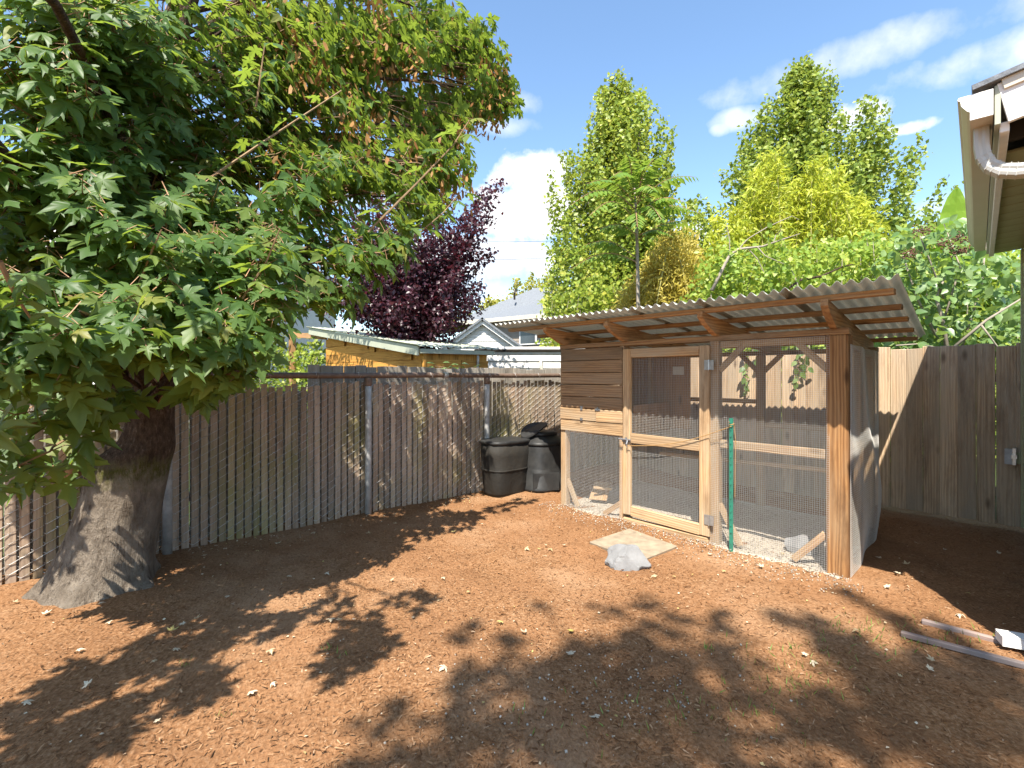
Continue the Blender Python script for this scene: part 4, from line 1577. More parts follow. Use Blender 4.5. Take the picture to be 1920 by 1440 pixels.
BOUGH = [  # px, py, distance, radii across / depth / up, twigs
    # sunlit lower skirt, nearer the lower it hangs
    (40, 470, 2.75, .38, .34, .22, 7), (30, 560, 2.45, .34, .30, .20, 7), (20, 620, 2.3, .30, .26, .18, 6), (110, 540, 2.6, .36, .3, .2, 7), (110, 600, 2.4, .30, .26, .18, 6), (60, 660, 2.25, .26, .22, .14, 4),
    (190, 480, 2.95, .40, .34, .22, 7), (200, 580, 2.65, .36, .30, .18, 7), (165, 590, 2.45, .28, .24, .15, 5), (300, 500, 3.0, .38, .32, .20, 7), (300, 590, 2.75, .34, .28, .18, 6), (315, 625, 2.65, .26, .24, .13, 4),
    (390, 540, 3.0, .36, .30, .18, 6), (390, 630, 2.85, .30, .26, .15, 5), (440, 690, 2.85, .18, .18, .08, 2), (480, 480, 3.3, .38, .34, .2, 7), (490, 570, 3.1, .32, .28, .16, 5), (580, 470, 3.5, .36, .34, .2, 6),
    (590, 550, 3.4, .24, .26, .12, 4), (670, 460, 3.65, .34, .32, .18, 6), (730, 490, 3.75, .20, .22, .12, 3), (660, 540, 3.8, .22, .25, .12, 3), (760, 450, 3.95, .16, .2, .12, 2),
    (40, 790, 2.6, .30, .26, .16, 4), (40, 870, 2.8, .18, .2, .10, 2), (120, 760, 2.9, .24, .2, .14, 3), (385, 735, 3.1, .13, .13, .08, 2),
    # middle, shaded by what is above
    (220, 460, 3.0, .46, .42, .28, 10), (360, 420, 3.3, .5, .45, .3, 11), (60, 360, 2.8, .46, .4, .32, 11), (470, 400, 3.6, .5, .45, .3, 11), (600, 390, 3.9, .5, .45, .32, 11),
    (700, 360, 4.3, .5, .45, .3, 11), (480, 300, 4.2, .55, .5, .34, 10), (590, 290, 4.6, .55, .5, .34, 10), (780, 360, 4.8, .34, .4, .26, 7), (380, 300, 3.9, .3, .4, .25, 4),
    (820, 300, 5.3, .42, .4, .3, 9), (420, 500, 3.9, .5, .45, .3, 7), (130, 560, 3.4, .5, .45, .35, 7), (560, 450, 4.3, .5, .45, .3, 7), (60, 250, 3.0, .46, .45, .34, 11),
    (280, 560, 3.7, .4, .35, .25, 5),
    # upper
    (60, 130, 3.2, .5, .5, .36, 12), (170, 150, 3.2, .3, .3, .3, 5), (310, 130, 3.7, .55, .5, .38, 11), (430, 200, 4.3, .6, .5, .38, 11), (540, 180, 4.8, .6, .5, .4, 11),
    (430, 90, 4.4, .6, .5, .4, 12), (570, 90, 5.0, .65, .5, .42, 12), (660, 250, 5.2, .6, .5, .38, 10), (660, 150, 5.5, .65, .5, .42, 11), (740, 200, 5.9, .65, .55, .42, 11),
    (720, 90, 5.8, .7, .6, .45, 12), (800, 120, 6.3, .65, .6, .42, 11), (830, 200, 6.4, .55, .55, .36, 10), (890, 165, 6.9, .50, .5, .30, 9), (930, 190, 7.1, .32, .4, .20, 6),
    (955, 155, 7.2, .22, .3, .15, 4), (870, 95, 6.8, .60, .5, .24, 10), (760, 275, 5.8, .5, .5, .32, 8), (870, 250, 6.2, .26, .3, .24, 5), (800, 300, 5.9, .3, .3, .3, 5), (905, 105, 6.9, .30, .4, .16, 5),
    # above the frame, and left of it unseen boughs added to shade the fence
    (100, 20, 3.5, .7, .7, .5, 11), (300, 10, 4.0, .8, .7, .5, 12), (500, 0, 4.8, .8, .8, .55, 12), (700, 5, 5.8, .8, .8, .5, 12), (840, 25, 6.6, .6, .6, .3, 9),
    (110, 300, 2.9, .4, .35, .3, 9), (100, 190, 2.9, .4, .35, .3, 9), (150, 90, 3.1, .4, .4, .3, 9),
    (-230, 520, 2.8, .45, .4, .25, 9), (-330, 500, 2.6, .45, .4, .25, 9), (-130, 470, 2.9, .4, .35, .25, 8), (70, 60, 3.0, .45, .4, .3, 10), (200, 40, 3.2, .45, .4, .3, 9), (20, 330, 2.6, .35, .3, .25, 8)]
# boughs that hang nearer the camera side, left of the frame: their shade falls across the foreground
GROUNDSHADE = [  # px, py of the shade on the mulch, height above it, radius, twigs
    (30, 1335, 2.6, .10, 1), (130, 1295, 2.6, .12, 2), (230, 1260, 2.7, .12, 2), (330, 1225, 2.7, .13, 2), (430, 1195, 2.8, .12, 2), (530, 1172, 2.8, .11, 1), (610, 1150, 2.9, .10, 1),
    (210, 1365, 2.6, .12, 2), (310, 1330, 2.7, .11, 1), (410, 1285, 2.8, .11, 1), (690, 1200, 3.3, .14, 3), (765, 1130, 3.3, .09, 1), (650, 1240, 3.3, .08, 1), (100, 1410, 2.6, .18, 3)]
LP, LN, LT, LS = [], [], [], []            # leaves: position, normal, tip direction, size
TWIG = MB()
BR = []
BR_MAIN = []
seedpos = []
CC = Vector((-2.9, 4.0, 3.6))


def leafy_twig(base, tip, rr, spacing=.085, size=(.095, .19)):
    pts = crooked(base, tip, 5, .05, -.04, rr)
    TWIG.tube(pts, [.0055, .005, .0045, .004, .0035, .002], 4, cap=False)
    L = (tip - base).length
    n_ = max(3, int(L * .8 / spacing))
    d = (tip - base).normalized()
    a0 = rr.uniform(0, 3)
    for i in range(n_ + 1):
        t_ = .25 + .75 * i / n_
        q = t_ * 5
        j = min(4, int(q))
        p = pts[j].lerp(pts[j + 1], q - j)
        last = i == n_
        for s_ in range(3 if last else 2):
            ang = a0 + i * 1.57 + s_ * (2.1 if last else math.pi)
            o1 = d.orthogonal().normalized()
            o2 = d.cross(o1)
            od = (o1 * math.cos(ang) + o2 * math.sin(ang)) * .9 + d * .55 + Vector((0, 0, .1))
            od.normalize()
            sz = rr.uniform(*size) * (1 - .25 * last)
            bp = p + od * sz * .55
            tipd = Vector((od.x, od.y, od.z * .35 - rr.uniform(.15, .85))).normalized()
            outw = (p - CC)
            outw.z *= .3
            outw.normalize()
            nn_ = Vector((0, 0, .85)) + outw * .75 + Vector((rr.gauss(0, .28), rr.gauss(0, .28), rr.gauss(0, .2)))
            LP.append(bp)
            LN.append(nn_)
            LT.append(tipd)
            LS.append(sz)


def bough(c, rx, ry, rz, nt, rr, seeds=0.0, b0=None):
    zt = max(1.25, min(6.2, c.z - .22 * (c - TB).length))
    b0 = trunk_at(zt) if b0 is None else b0
    ctr = b0.lerp(c, .5) + Vector((0, 0, .12 * (c - b0).length))
    main = []
    for i in range(9):
        t_ = i / 8
        p = b0 * (1 - t_) ** 2 + ctr * 2 * t_ * (1 - t_) + c * t_ ** 2
        p += Vector((rr.gauss(0, .025), rr.gauss(0, .025), rr.gauss(0, .02))) * (0 if i == 0 else 1)
        main.append(p)
    L = (c - b0).length
    r0 = .007 + .0042 * L
    BR_MAIN.append(main)
    BR.append((main, [r0 * (1 - .8 * i / 8) + .003 for i in range(9)]))
    out_ = (c - b0)
    out_.z *= .4
    out_.normalize()
    for k_ in range(nt):
        while True:
            q = Vector((rr.uniform(-1, 1), rr.uniform(-1, 1), rr.uniform(-1, 1)))
            if q.length < 1:
                break
        tip = c + Vector((q.x * rx, q.y * ry, q.z * rz)) * 1.05
        ax = main[rr.choice((5, 6, 7, 8))]
        d = (tip - ax)
        d = d * .6 + out_ * .25
        Lt = min(.55, max(.26, d.length))
        base = tip - d.normalized() * Lt
        if (base - ax).length > .12:
            BR.append((crooked(ax, base, 4, .06, .02, rr), [.006, .006, .0055, .0055, .005]))
        leafy_twig(base, tip, rr)
        if rr.random() < seeds:
            seedpos.append(base.lerp(tip, .9))


def dress(c, rr, n_):
    main = BR_MAIN[-1]
    for k_ in range(n_):
        ax = main[rr.choice((3, 4, 5, 6))]
        d = Vector((rr.gauss(0, 1), rr.gauss(-.5, .8), rr.gauss(-.1, .5))).normalized()
        b0 = ax + d * .05
        leafy_twig(b0, b0 + d * rr.uniform(.3, .5), rr)


mr = random.Random(5)
for (px, py, Y, rx, ry, rz, nt) in BOUGH:
    sd = .85 if (px > 430 and py < 330) else 0
    bough(at(px, py, Y), rx, ry, rz, nt, mr, sd)
    if py < 400:
        dress(at(px, py, Y), mr, 3 if px < 350 else 2)
GLIMB = crooked(trunk_at(2.3), Vector((-2.55, 1.75, 2.75)), 6, .03, .04, mr)
GLIMB2 = crooked(trunk_at(3.0), Vector((-1.9, 1.7, 3.3)), 6, .03, .06, mr)
BR.append((GLIMB, [.045, .042, .038, .034, .03, .026, .02]))
BR.append((GLIMB2, [.04, .036, .032, .028, .025, .02, .015]))
for (px, py, hgt, r_, nt) in GROUNDSHADE:
    g0 = gp(px, py)
    c = g0 - SD * (hgt / -SD.z)
    bough(c, r_, r_, r_ * .5, nt, mr, 0.0, GLIMB[-1] if c.x < -1.75 else GLIMB2[-1])
# long bare shoots that stand out against the leaves
for pts, r0 in (([(250, 560, 2.75), (285, 470, 2.7), (303, 430, 2.68)], .008), ([(455, 560, 3.0), (500, 490, 2.95), (525, 428, 2.9)], .008), ([(285, 405, 3.5), (400, 330, 3.6), (500, 262, 3.8), (640, 170, 4.2)], .013), ([(690, 435, 3.7), (780, 345, 3.8), (850, 272, 3.9), (880, 225, 3.95)], .009), ([(0, 490, 1.9), (30, 555, 2.0), (60, 600, 2.1)], .010), ([(770, 450, 3.9), (830, 400, 4.0), (868, 355, 4.1)], .006), ([(480, 200, 3.6), (490, 130, 3.6), (497, 80, 3.6)], .008)):
    P3 = [at(*q) for q in pts]
    BR.append((P3, [r0 * (1 - .55 * i / (len(P3) - 1)) for i in range(len(P3))]))
    for i in range(len(P3) - 1):
        for t_ in (.35, .8):
            p = P3[i].lerp(P3[i + 1], t_)
            for s_ in (-1, 1):
                od = Vector((s_ * mr.uniform(.5, 1), mr.uniform(-.6, .3), mr.uniform(0, .4))).normalized()
                LP.append(p + od * .07)
                LN.append(Vector((mr.gauss(0, .25), mr.gauss(-.2, .2), .9)))
                LT.append(Vector((od.x, od.y, -mr.uniform(.1, .6))))
                LS.append(mr.uniform(.10, .15))
for k_, (pts, rad) in enumerate(BR):
    if rad[0] > .016:
        mb = MB()
        mb.tube(pts, rad, 7)
        mb.build('branch', M_['bark'], maple, smooth=True)
    else:
        TWIG.tube(pts, rad, 5, cap=False)
TWIG.build('twigs', M_['twig'], maple)['kind'] = 'stuff'

LP_, LN_, LT_, LS_ = (np.array([tuple(x) for x in a]) for a in (LP, LN, LT)) if False else (np.array([tuple(x) for x in LP]), np.array([tuple(x) for x in LN]), np.array([tuple(x) for x in LT]), np.array(LS))
rot = frames(LN_, LT_)
pxs = 960 + F * LP_[:, 0] / np.maximum(LP_[:, 1], .1)
pys = HY - F * (LP_[:, 2] - H) / np.maximum(LP_[:, 1], .1)
seen = (pxs > 5) & (pxs < 1915) & (pys > 5) & (pys < 1435) & (LP_[:, 1] > .5)
rank = np.where(seen, LS_ / np.maximum(LP_[:, 1], .3) ** 1.3, -1)
order = np.argsort(-rank)
big = order[:300]
rest = order[300:]
tm = []
for (tv, tt, mi) in MT:
    me = tri_mesh('leaf', tv, tt, [M_['maple'], M_['petiole']], mi, True)
    tm.append(me)
for idx in big:
    Mx = Matrix([[*(rot[idx][r_] * LS_[idx]), LP_[idx][r_]] for r_ in range(3)] + [[0, 0, 0, 1]])
    link('leaf', tm[idx % 8], None, maple, Mx)
VV, TT, MI = [], [], []
off = 0
for q in range(8):
    sel = rest[rest % 8 == q]
    tv, tt, mi = MT[q]
    V, T = scatter(tv, tt, LP_[sel], rot[sel], LS_[sel])
    VV.append(V)
    TT.append(T + off)
    MI.append(np.tile(mi, len(sel)))
    off += len(V)
o = link('foliage', tri_mesh('foliage', np.concatenate(VV), np.concatenate(TT), [M_['maple'], M_['petiole']], np.concatenate(MI), True), None, maple)
o['kind'] = 'stuff'
# hanging bunches of winged seeds
wing = np.array([(0, 0, 0), (.2, .35, .03), (.16, .9, .0), (-.1, 1.0, -.03), (-.14, .4, .02)], float)
wingt = np.array([(0, 1, 4), (1, 2, 4), (2, 3, 4)])
bunch = []
for b in range(4):
    n_ = 22
    pos = NR.normal(size=(n_, 3)) * np.array([.028, .028, .05]) + np.array([0, 0, -.05])
    tip = np.stack([NR.normal(0, .5, n_), NR.normal(0, .5, n_), -np.ones(n_)], 1)
    V, T = scatter(wing, wingt, pos, frames(runit(n_), tip), NR.uniform(.03, .045, n_))
    bunch.append(tri_mesh('seed_bunch', V, T, [M_['seed']]))
for k_, p in enumerate(seedpos[:290]):
    for q in range(1):
        link('seed_bunch', bunch[k_ % 4], None, maple, Matrix.Translation(p + Vector((0, 0, -.04))) @ Matrix.Rotation(k_ * 1.3, 4, 'Z') @ Matrix.Scale(2.3, 4))['kind'] = 'stuff'
print('maple leaves', len(LP), 'seeds', len(seedpos))


# ------------------------------------------------------------------ generic leafy crowns
def crown_from_branches(branches, n_leaf, spread, size, tpl, tplt, upness=.6, tipbias=0.0):
    """leaves scattered round branch polylines (N,2,3) -> mesh arrays"""
    B = np.array(branches)                 # (k,3 points,3)
    k_ = len(B)
    wl_ = np.linalg.norm(B[:, 2] - B[:, 0], axis=1)
    bi = NR.choice(k_, n_leaf, p=wl_ / wl_.sum())
    t_ = NR.uniform(0, 1, n_leaf) ** (1 - tipbias)
    p0, p1, p2 = B[bi, 0], B[bi, 1], B[bi, 2]
    t1 = t_[:, None]
    pos = p0 * (1 - t1) ** 2 + 2 * p1 * t1 * (1 - t1) + p2 * t1 ** 2
    sp_ = spread * (1.15 - .75 * t_)[:, None] if np.isscalar(spread) else spread
    pos = pos + NR.normal(size=(n_leaf, 3)) * sp_
    nrm_ = runit(n_leaf) * .75 + np.array([-.12, -.5, upness * 1.2])
    tip = runit(n_leaf) + np.array([0, 0, -.35])
    return scatter(tpl, tplt, pos, frames(nrm_, tip), NR.uniform(size[0], size[1], n_leaf))


def make_tree(name, label, cat, base, branches, n_leaf, spread, size, mat, tpl, tplt, trunk, barkm, group=None, limbs=12, tipbias=.15, upness=.6, lr=.05):
    t = thing(name, label, cat, base, group)
    mb = MB()
    mb.tube(trunk[0], trunk[1], 9)
    mb.build('trunk', barkm, t, smooth=True)
    step = max(1, len(branches) // limbs)
    for b in branches[::step]:
        mb = MB()
        b0, b1, b2 = (Vector(x) for x in b)
        mb.tube([b0 * (1 - q) ** 2 + b1 * 2 * q * (1 - q) + b2 * q * q for q in (0, .3, .6, .9)], [lr, lr * .8, lr * .5, lr * .2], 5)
        mb.build('limb', barkm, t)
    V, T = crown_from_branches(branches, n_leaf, spread, size, tpl, tplt, upness, tipbias)
    o = link('crown', tri_mesh('crown', V, T, [mat]), None, t)
    o['kind'] = 'stuff'
    return t


def upright_branches(base, ztop, prof, n_, rr, steep=1.0):
    """steeply rising branches; prof(h in 0..1) = crown half width there"""
    out_ = []
    for i in range(n_):
        h = .1 + .9 * rr.random() ** 1.1
        an = rr.uniform(0, 2 * math.pi)
        r_ = prof(h) * rr.uniform(.15, 1.0) ** .6
        ze = ztop * h
        z0 = max(ztop * .06, ze - r_ * rr.uniform(1.2, 2.4) * steep - ztop * .10)
        e = Vector((base.x + r_ * math.cos(an), base.y + r_ * math.sin(an), ze))
        s_ = Vector((base.x, base.y, z0))
        m_ = Vector((base.x + .82 * r_ * math.cos(an), base.y + .82 * r_ * math.sin(an), z0 + .42 * (ze - z0)))
        out_.append((tuple(s_), tuple(m_), tuple(e)))
    return out_


def interp(xs, ys):
    return lambda h: float(np.interp(h, xs, ys))


tr_ = random.Random(21)
# tall upright tree, left
b = at(1158, 705, 18)
b.z = 0
br = upright_branches(b, 12.4, interp([0, .12, .3, .5, .7, .83, .94, 1], [2.2, 2.95, 3.1, 2.9, 2.5, 1.9, .9, .2]), 420, tr_)
make_tree('upright_tree', 'tall upright yellow green tree left of the taller one', 'tree', b, br, 84000, .19, (.11, .19), M_['pear'], dia, diat,
          ([b, b + Vector((0, 0, 5)), b + Vector((.1, 0, 9)), b + Vector((0, 0, 12))], [.22, .17, .09, .02]), M_['greybark'], 'tall trees behind the back fence', 14)
# taller tree, right
b = at(1505, 705, 19)
b.z = 0
br = upright_branches(b, 13.6, interp([0, .1, .3, .5, .62, .75, .88, 1], [3.2, 4.6, 5.2, 5.0, 4.3, 3.1, 1.6, .2]), 620, tr_)
make_tree('upright_tree', 'tallest upright green tree rising behind the yellow bamboo', 'tree', b, br, 135000, .21, (.12, .20), M_['pear2'], dia, diat,
          ([b, b + Vector((0, 0, 5)), b + Vector((-.2, 0, 9)), b + Vector((-.3, 0, 13))], [.28, .22, .12, .02]), M_['greybark'], 'tall trees behind the back fence', 16)
# purple plum
b = at(770, 705, 9.8)
b.z = 0
br = []
for i in range(150):
    an = tr_.uniform(0, 2 * math.pi)
    th = tr_.uniform(-.12, 1.0)
    r_ = tr_.uniform(.55, 1.0)
    e = b + Vector((1.75 * math.cos(an) * math.cos(th) * r_, 1.6 * math.sin(an) * math.cos(th) * r_, 2.95 + 2.45 * math.sin(th) * r_))
    e.x -= .12 * (e.z - 3)
    s_ = b + Vector((0, 0, tr_.uniform(1.5, 2.4)))
    br.append((tuple(s_), tuple(s_.lerp(e, .5) + Vector((0, 0, .25))), tuple(e)))
for (px, py) in ((780, 290), (740, 310), (850, 330), (700, 340), (660, 390), (620, 440), (820, 300), (760, 350), (580, 500), (560, 560), (640, 560), (905, 360), (925, 410), (935, 350), (900, 450), (920, 470), (880, 520), (880, 560), (840, 600), (820, 630), (900, 540), (860, 480), (890, 400)):
    for k_ in range(3):
        e = at(px, py, 9.6 + tr_.uniform(-.5, .6)) + Vector((tr_.gauss(0, .12), 0, tr_.gauss(0, .12)))
        s_ = b + Vector((0, 0, 2.2))
        br.append((tuple(s_), tuple(s_.lerp(e, .55) + Vector((0, 0, .2))), tuple(e)))
make_tree('plum_tree', 'dark purple leaved plum tree behind the cedar shed', 'tree', b, br, 34000, .16, (.055, .10), M_['plum'], dia, diat,
          ([b, b + Vector((.05, 0, 1.2)), b + Vector((0, 0, 2.5)), b + Vector((-.1, 0, 4))], [.14, .12, .10, .04]), M_['bark'], None, 12, .25)
# far yellowing tree over the brown roof
b = at(960, 705, 33)
b.z = 0
br = []
for i in range(70):
    px = tr_.uniform(835, 1060)
    top = np.interp(px, [835, 880, 930, 980, 1010, 1060], [600, 575, 545, 500, 485, 500])
    e = at(px, tr_.uniform(top, 610), 33 + tr_.uniform(-2, 2))
    s_ = b + Vector((0, 0, 3))
    br.append((tuple(s_), tuple(s_.lerp(e, .6) + Vector((0, 0, .8))), tuple(e)))
make_tree('far_tree', 'distant yellowing tree showing above the grey hip roof', 'tree', b, br, 9000, .35, (.16, .28), M_['fartree'], dia, diat,
          ([b, b + Vector((0, 0, 4)), b + Vector((.3, 0, 8))], [.3, .25, .1]), M_['greybark'], None, 8, .3)


# bamboo and shrubs behind the back fence: canes with arching tops and narrow leaves
def cane_clump(name, label, canes, leaf, size, mat, stem, nl, spread, tpl, tplt, upness=.4, tipbias=.25):
    b = Vector(canes[0][0])
    b.z = 0
    t = thing(name, label, 'shrub', b)
    for c in canes[:: max(1, len(canes) // 40)]:
        mb = MB()
        c0, c1, c2 = (Vector(x) for x in c)
        mb.tube([c0 * (1 - q) ** 2 + c1 * 2 * q * (1 - q) + c2 * q * q for q in (0, .25, .5, .75, 1)], [.016, .014, .011, .008, .003], 5)
        mb.build('stem', stem, t)
    V, T = crown_from_branches(canes, nl, spread, size, tpl, tplt, upness, tipbias)
    o = link('foliage', tri_mesh('foliage', V, T, [mat]), None, t)
    o['kind'] = 'stuff'
    return t


M_['cane'] = plain('cane', (.42, .38, .14), .5, 0, .4, .3, 10, .1, .001)


def canes_px(n_, xr, top, Y, rr, zb=.2):
    out_ = []
    for i in range(n_):
        px = rr.uniform(*xr)
        tp_ = float(np.interp(px, [a for a, _ in top], [b_ for _, b_ in top]))
        Yc = Y + rr.uniform(-.9, .9)
        e = at(px, tp_ - 12 + abs(rr.gauss(0, 55)), Yc)
        s_ = Vector((e.x + rr.gauss(0, .35), e.y + rr.gauss(0, .25), zb))
        m_ = Vector((s_.x * .7 + e.x * .3, s_.y * .7 + e.y * .3, e.z * .85))
        out_.append((tuple(s_), tuple(m_), tuple(e)))
    return out_


cane_clump('bamboo', 'bright yellow green bamboo rising behind the coop roof', canes_px(64, (1330, 1660), [(1330, 430), (1390, 360), (1450, 270), (1500, 330), (1550, 290), (1590, 340), (1640, 400), (1660, 440)], 11.0, tr_), None, (.12, .22), M_['bamboo'], M_['cane'], 22000, .15, lance, diat)
cane_clump('yellow_shrub', 'golden yellow feathery shrub behind the middle of the coop roof', canes_px(120, (1165, 1340), [(1165, 560), (1200, 520), (1240, 460), (1285, 430), (1320, 480), (1340, 520)], 10.5, tr_), None, (.10, .17), M_['yellow'], M_['cane'], 26000, .18, lance, diat)
cane_clump('vine_thicket', 'tangle of light green vine leaves right above the coop roof', canes_px(110, (1300, 1720), [(1300, 500), (1400, 450), (1500, 470), (1600, 455), (1720, 440)], 8.9, tr_), None, (.07, .12), M_['vine'], M_['greybark'], 17000, .24, dia, diat, .5, .1)
cane_clump('low_shrub', 'leafy green undergrowth filling the foot of the tall upright tree', canes_px(60, (1035, 1220), [(1035, 570), (1060, 540), (1120, 530), (1220, 560)], 13.5, tr_), None, (.10, .16), M_['pear'], M_['greybark'], 9000, .25, dia, diat, .5, .1)

cane_clump('dark_shrub', 'dark green shrub left of the cedar shed behind the fence', canes_px(60, (330, 640), [(330, 560), (450, 600), (540, 640), (640, 660)], 12.3, tr_), None, (.08, .14), M_['pear2'], M_['greybark'], 9000, .28, dia, diat, .5, .1)

cane_clump('green_thicket', 'light green thicket filling in behind the big leaved shrub', canes_px(80, (1650, 1990), [(1650, 470), (1720, 440), (1800, 470), (1880, 480), (1990, 470)], 9.3, tr_), None, (.09, .15), M_['vine'], M_['greybark'], 17000, .27, dia, diat, .5, .1)

# sumac with long pinnate fronds
b = at(1196, 705, 9.5)
b.z = 0
su = thing('sumac_tree', 'slender sumac sapling with long feathered fronds before the upright tree', 'tree', b)
crn = at(1192, 400, 9.5)
mb = MB()
mb.tube([b, b + Vector((.02, 0, 1.5)), at(1196, 520, 9.5), at(1194, 430, 9.5), at(1190, 350, 9.5)], [.05, .045, .035, .028, .015], 8)
mb.build('trunk', M_['greybark'], su, smooth=True)
FR = [((1190, 370), (1100, 345), 3.0), ((1190, 380), (1070, 385), 4.0), ((1190, 400), (1105, 405), 4.5), ((1195, 370), (1305, 332), 2.0), ((1195, 390), (1282, 378), 2.8), ((1198, 400), (1312, 400), 2.0), ((1195, 350), (1240, 290), 3.0), ((1188, 345), (1175, 290), 3.0), ((1195, 360), (1215, 310), 3.5),
      ((1190, 410), (1195, 425), 4.5), ((1195, 430), (1120, 432), 1.5), ((1198, 430), (1260, 442), 1.5), ((1190, 360), (1150, 330), 4.5), ((1196, 395), (1240, 412), 4.5), ((1192, 380), (1225, 355), 4.8), ((1190, 470), (1095, 460), .6), ((1195, 480), (1070, 505), .6), ((1196, 440), (1310, 425), -.6)]
for (a, e, near) in FR:
    dY = -near * .12
    p0, p1 = at(a[0], a[1] + 12, 9.5), at(e[0], e[1], 9.5 + dY * 2.2)
    L = (p1 - p0).length
    mb = MB()
    npts = 15
    arch = []
    for i in range(npts + 1):
        t_ = i / npts
        p = p0.lerp(p1, t_)
        p.z += .18 * L * math.sin(math.pi * t_)
        arch.append(p)
    mb.tube(arch, [.010 * (1 - .8 * i / npts) + .002 for i in range(npts + 1)], 4, 1, cap=False)
    for i in range(2, npts + 1):
        d = (arch[i] - arch[i - 1]).normalized()
        s1 = d.cross(ZUP)
        s1 = s1.normalized() if s1.length > .05 else Vector((1, 0, 0))
        nrm_ = s1.cross(d)
        ll = (.24 * math.sin(math.pi * (i / npts) ** .7 * .85 + .25) + .05) * min(1, L / .9)
        for s_ in (-1, 1):
            td = (s1 * s_ * .85 + d * .45 - ZUP * tr_.uniform(.25, .6)).normalized()
            wv = td.cross(nrm_ + ZUP * .2).normalized() * ll * .17
            q0 = arch[i]
            q1 = q0 + td * ll * .45
            q2 = q0 + td * ll - ZUP * ll * .12
            mb.add([q0, q1 + wv, q2, q1 - wv], [(0, 1, 2), (0, 2, 3)], 0)
    mb.build('frond', [M_['sumac'], M_['petiole']], su)

# broad-leaved shrub with dried panicles over the back fence at the right
sh = at(1790, 700, 6.7)
sh.z = 0
shr = thing('leafy_shrub', 'big leaved green shrub with brown dried flower heads over the right fence', 'shrub', sh)
stems = []
for (pts, r0) in (([(1780, 690, 6.5), (1768, 600, 6.5), (1755, 560, 6.5), (1775, 510, 6.6)], .03), ([(1790, 650, 6.3), (1850, 600, 6.2), (1915, 560, 6.1)], .022), ([(1760, 640, 6.6), (1720, 560, 6.7), (1690, 470, 6.8)], .02), ([(1800, 660, 6.8), (1840, 540, 6.9), (1850, 440, 7.0)], .02), ([(1770, 600, 6.6), (1800, 500, 6.7), (1770, 420, 6.8)], .016), ([(1770, 560, 6.5), (1740, 480, 6.5), (1720, 430, 6.5)], .014), ([(1840, 610, 6.2), (1870, 650, 6.2), (1900, 660, 6.1)], .012), ([(1680, 648, 6.3), (1720, 645, 6.3), (1780, 655, 6.3)], .010)):
    P3 = [at(*q) for q in pts]
    mb = MB()
    mb.tube(P3, [r0 * (1 - .6 * i / (len(P3) - 1)) for i in range(len(P3))], 7)
    mb.build('stem', M_['greybark'], shr, smooth=True)
    stems.append(P3)
n_ = 1500
pp = []
while len(pp) < n_:
    px, py = tr_.uniform(1640, 1915), tr_.uniform(380, 660)
    top = np.interp(px, [1640, 1680, 1740, 1790, 1830, 1870, 1915], [500, 430, 405, 400, 420, 460, 480])
    if py < top + tr_.uniform(0, 25):
        continue
    pp.append(tuple(at(px, py, tr_.uniform(6.3, 7.6))))
pp = np.array(pp)
rot = frames(runit(n_) * .7 + np.array([0, -.35, .75]), runit(n_) + np.array([0, -.2, -.5]))
szz = NR.uniform(.085, .16, n_)
order = np.argsort(pp[:, 1] - szz * 4)
lm = tri_mesh('leaf', ovat, ovatt, [M_['shrub']])
for idx in order[:260]:
    link('leaf', lm, None, shr, Matrix([[*(rot[idx][r_] * szz[idx]), pp[idx][r_]] for r_ in range(3)] + [[0, 0, 0, 1]]))
sel = order[260:]
V, T = scatter(ovat, ovatt, pp[sel], rot[sel], szz[sel])
o = link('foliage', tri_mesh('foliage', V, T, [M_['shrub']]), None, shr)
o['kind'] = 'stuff'
for (px, py) in ((1730, 432), (1770, 458), (1705, 475), (1795, 448), (1800, 470)):
    p = at(px, py, 6.35)
    n_ = 90
    pos = np.array(tuple(p)) + NR.normal(size=(n_, 3)) * np.array([.055, .04, .035])
    V, T = scatter(octa, octt, pos, frames(runit(n_), runit(n_)), NR.uniform(.006, .014, n_))
    link('flower_head', tri_mesh('flower_head', V, T, [M_['panicle']]), None, shr)['kind'] = 'stuff'

# banana plant: broad upright blades
bp_ = at(1810, 700, 8.6)
bp_.z = 0
ban = thing('banana_plant', 'banana plant with broad bright blades beside the house gutter', 'plant', bp_)
mb = MB()
mb.tube([bp_, bp_ + Vector((0, 0, 1.0)), bp_ + Vector((.03, 0, 2.4))], [.10, .09, .06], 10)
mb.build('stalk', M_['cane'], ban, smooth=True)
for (a, e, wd_) in (((1790, 520), (1803, 352), .44), ((1800, 540), (1762, 430), .30), ((1815, 530), (1850, 450), .34), ((1820, 540), (1905, 490), .22), ((1795, 560), (1700, 500), .2)):
    p0, p1 = at(a[0], a[1], 8.6), at(e[0], e[1], 8.3)
    d = p1 - p0
    L = d.length
    side = d.cross(Vector((.35, 1, .2))).normalized()
    nn_ = side.cross(d.normalized())
    mb = MB()
    ks = 12
    for i in range(ks + 1):
        t_ = i / ks
        c = p0 + d * t_ + nn_ * (.10 * L * math.sin(t_ * 2.2))
        w_ = wd_ * (math.sin(math.pi * min(1, t_ * .93 + .05)) ** .55) * .5
        for s_ in (-1, -.5, 0, .5, 1):
            mb.v.append(tuple(c + side * w_ * s_ + nn_ * (.10 * abs(s_) * wd_ + .012 * (i % 2) * abs(s_))))
    for i in range(ks):
        for j in range(4):
            mb.f.append((i * 5 + j, i * 5 + j + 1, i * 5 + j + 6, i * 5 + j + 5))
            mb.m.append(0)
    mb.build('blade', M_['banana'], ban)

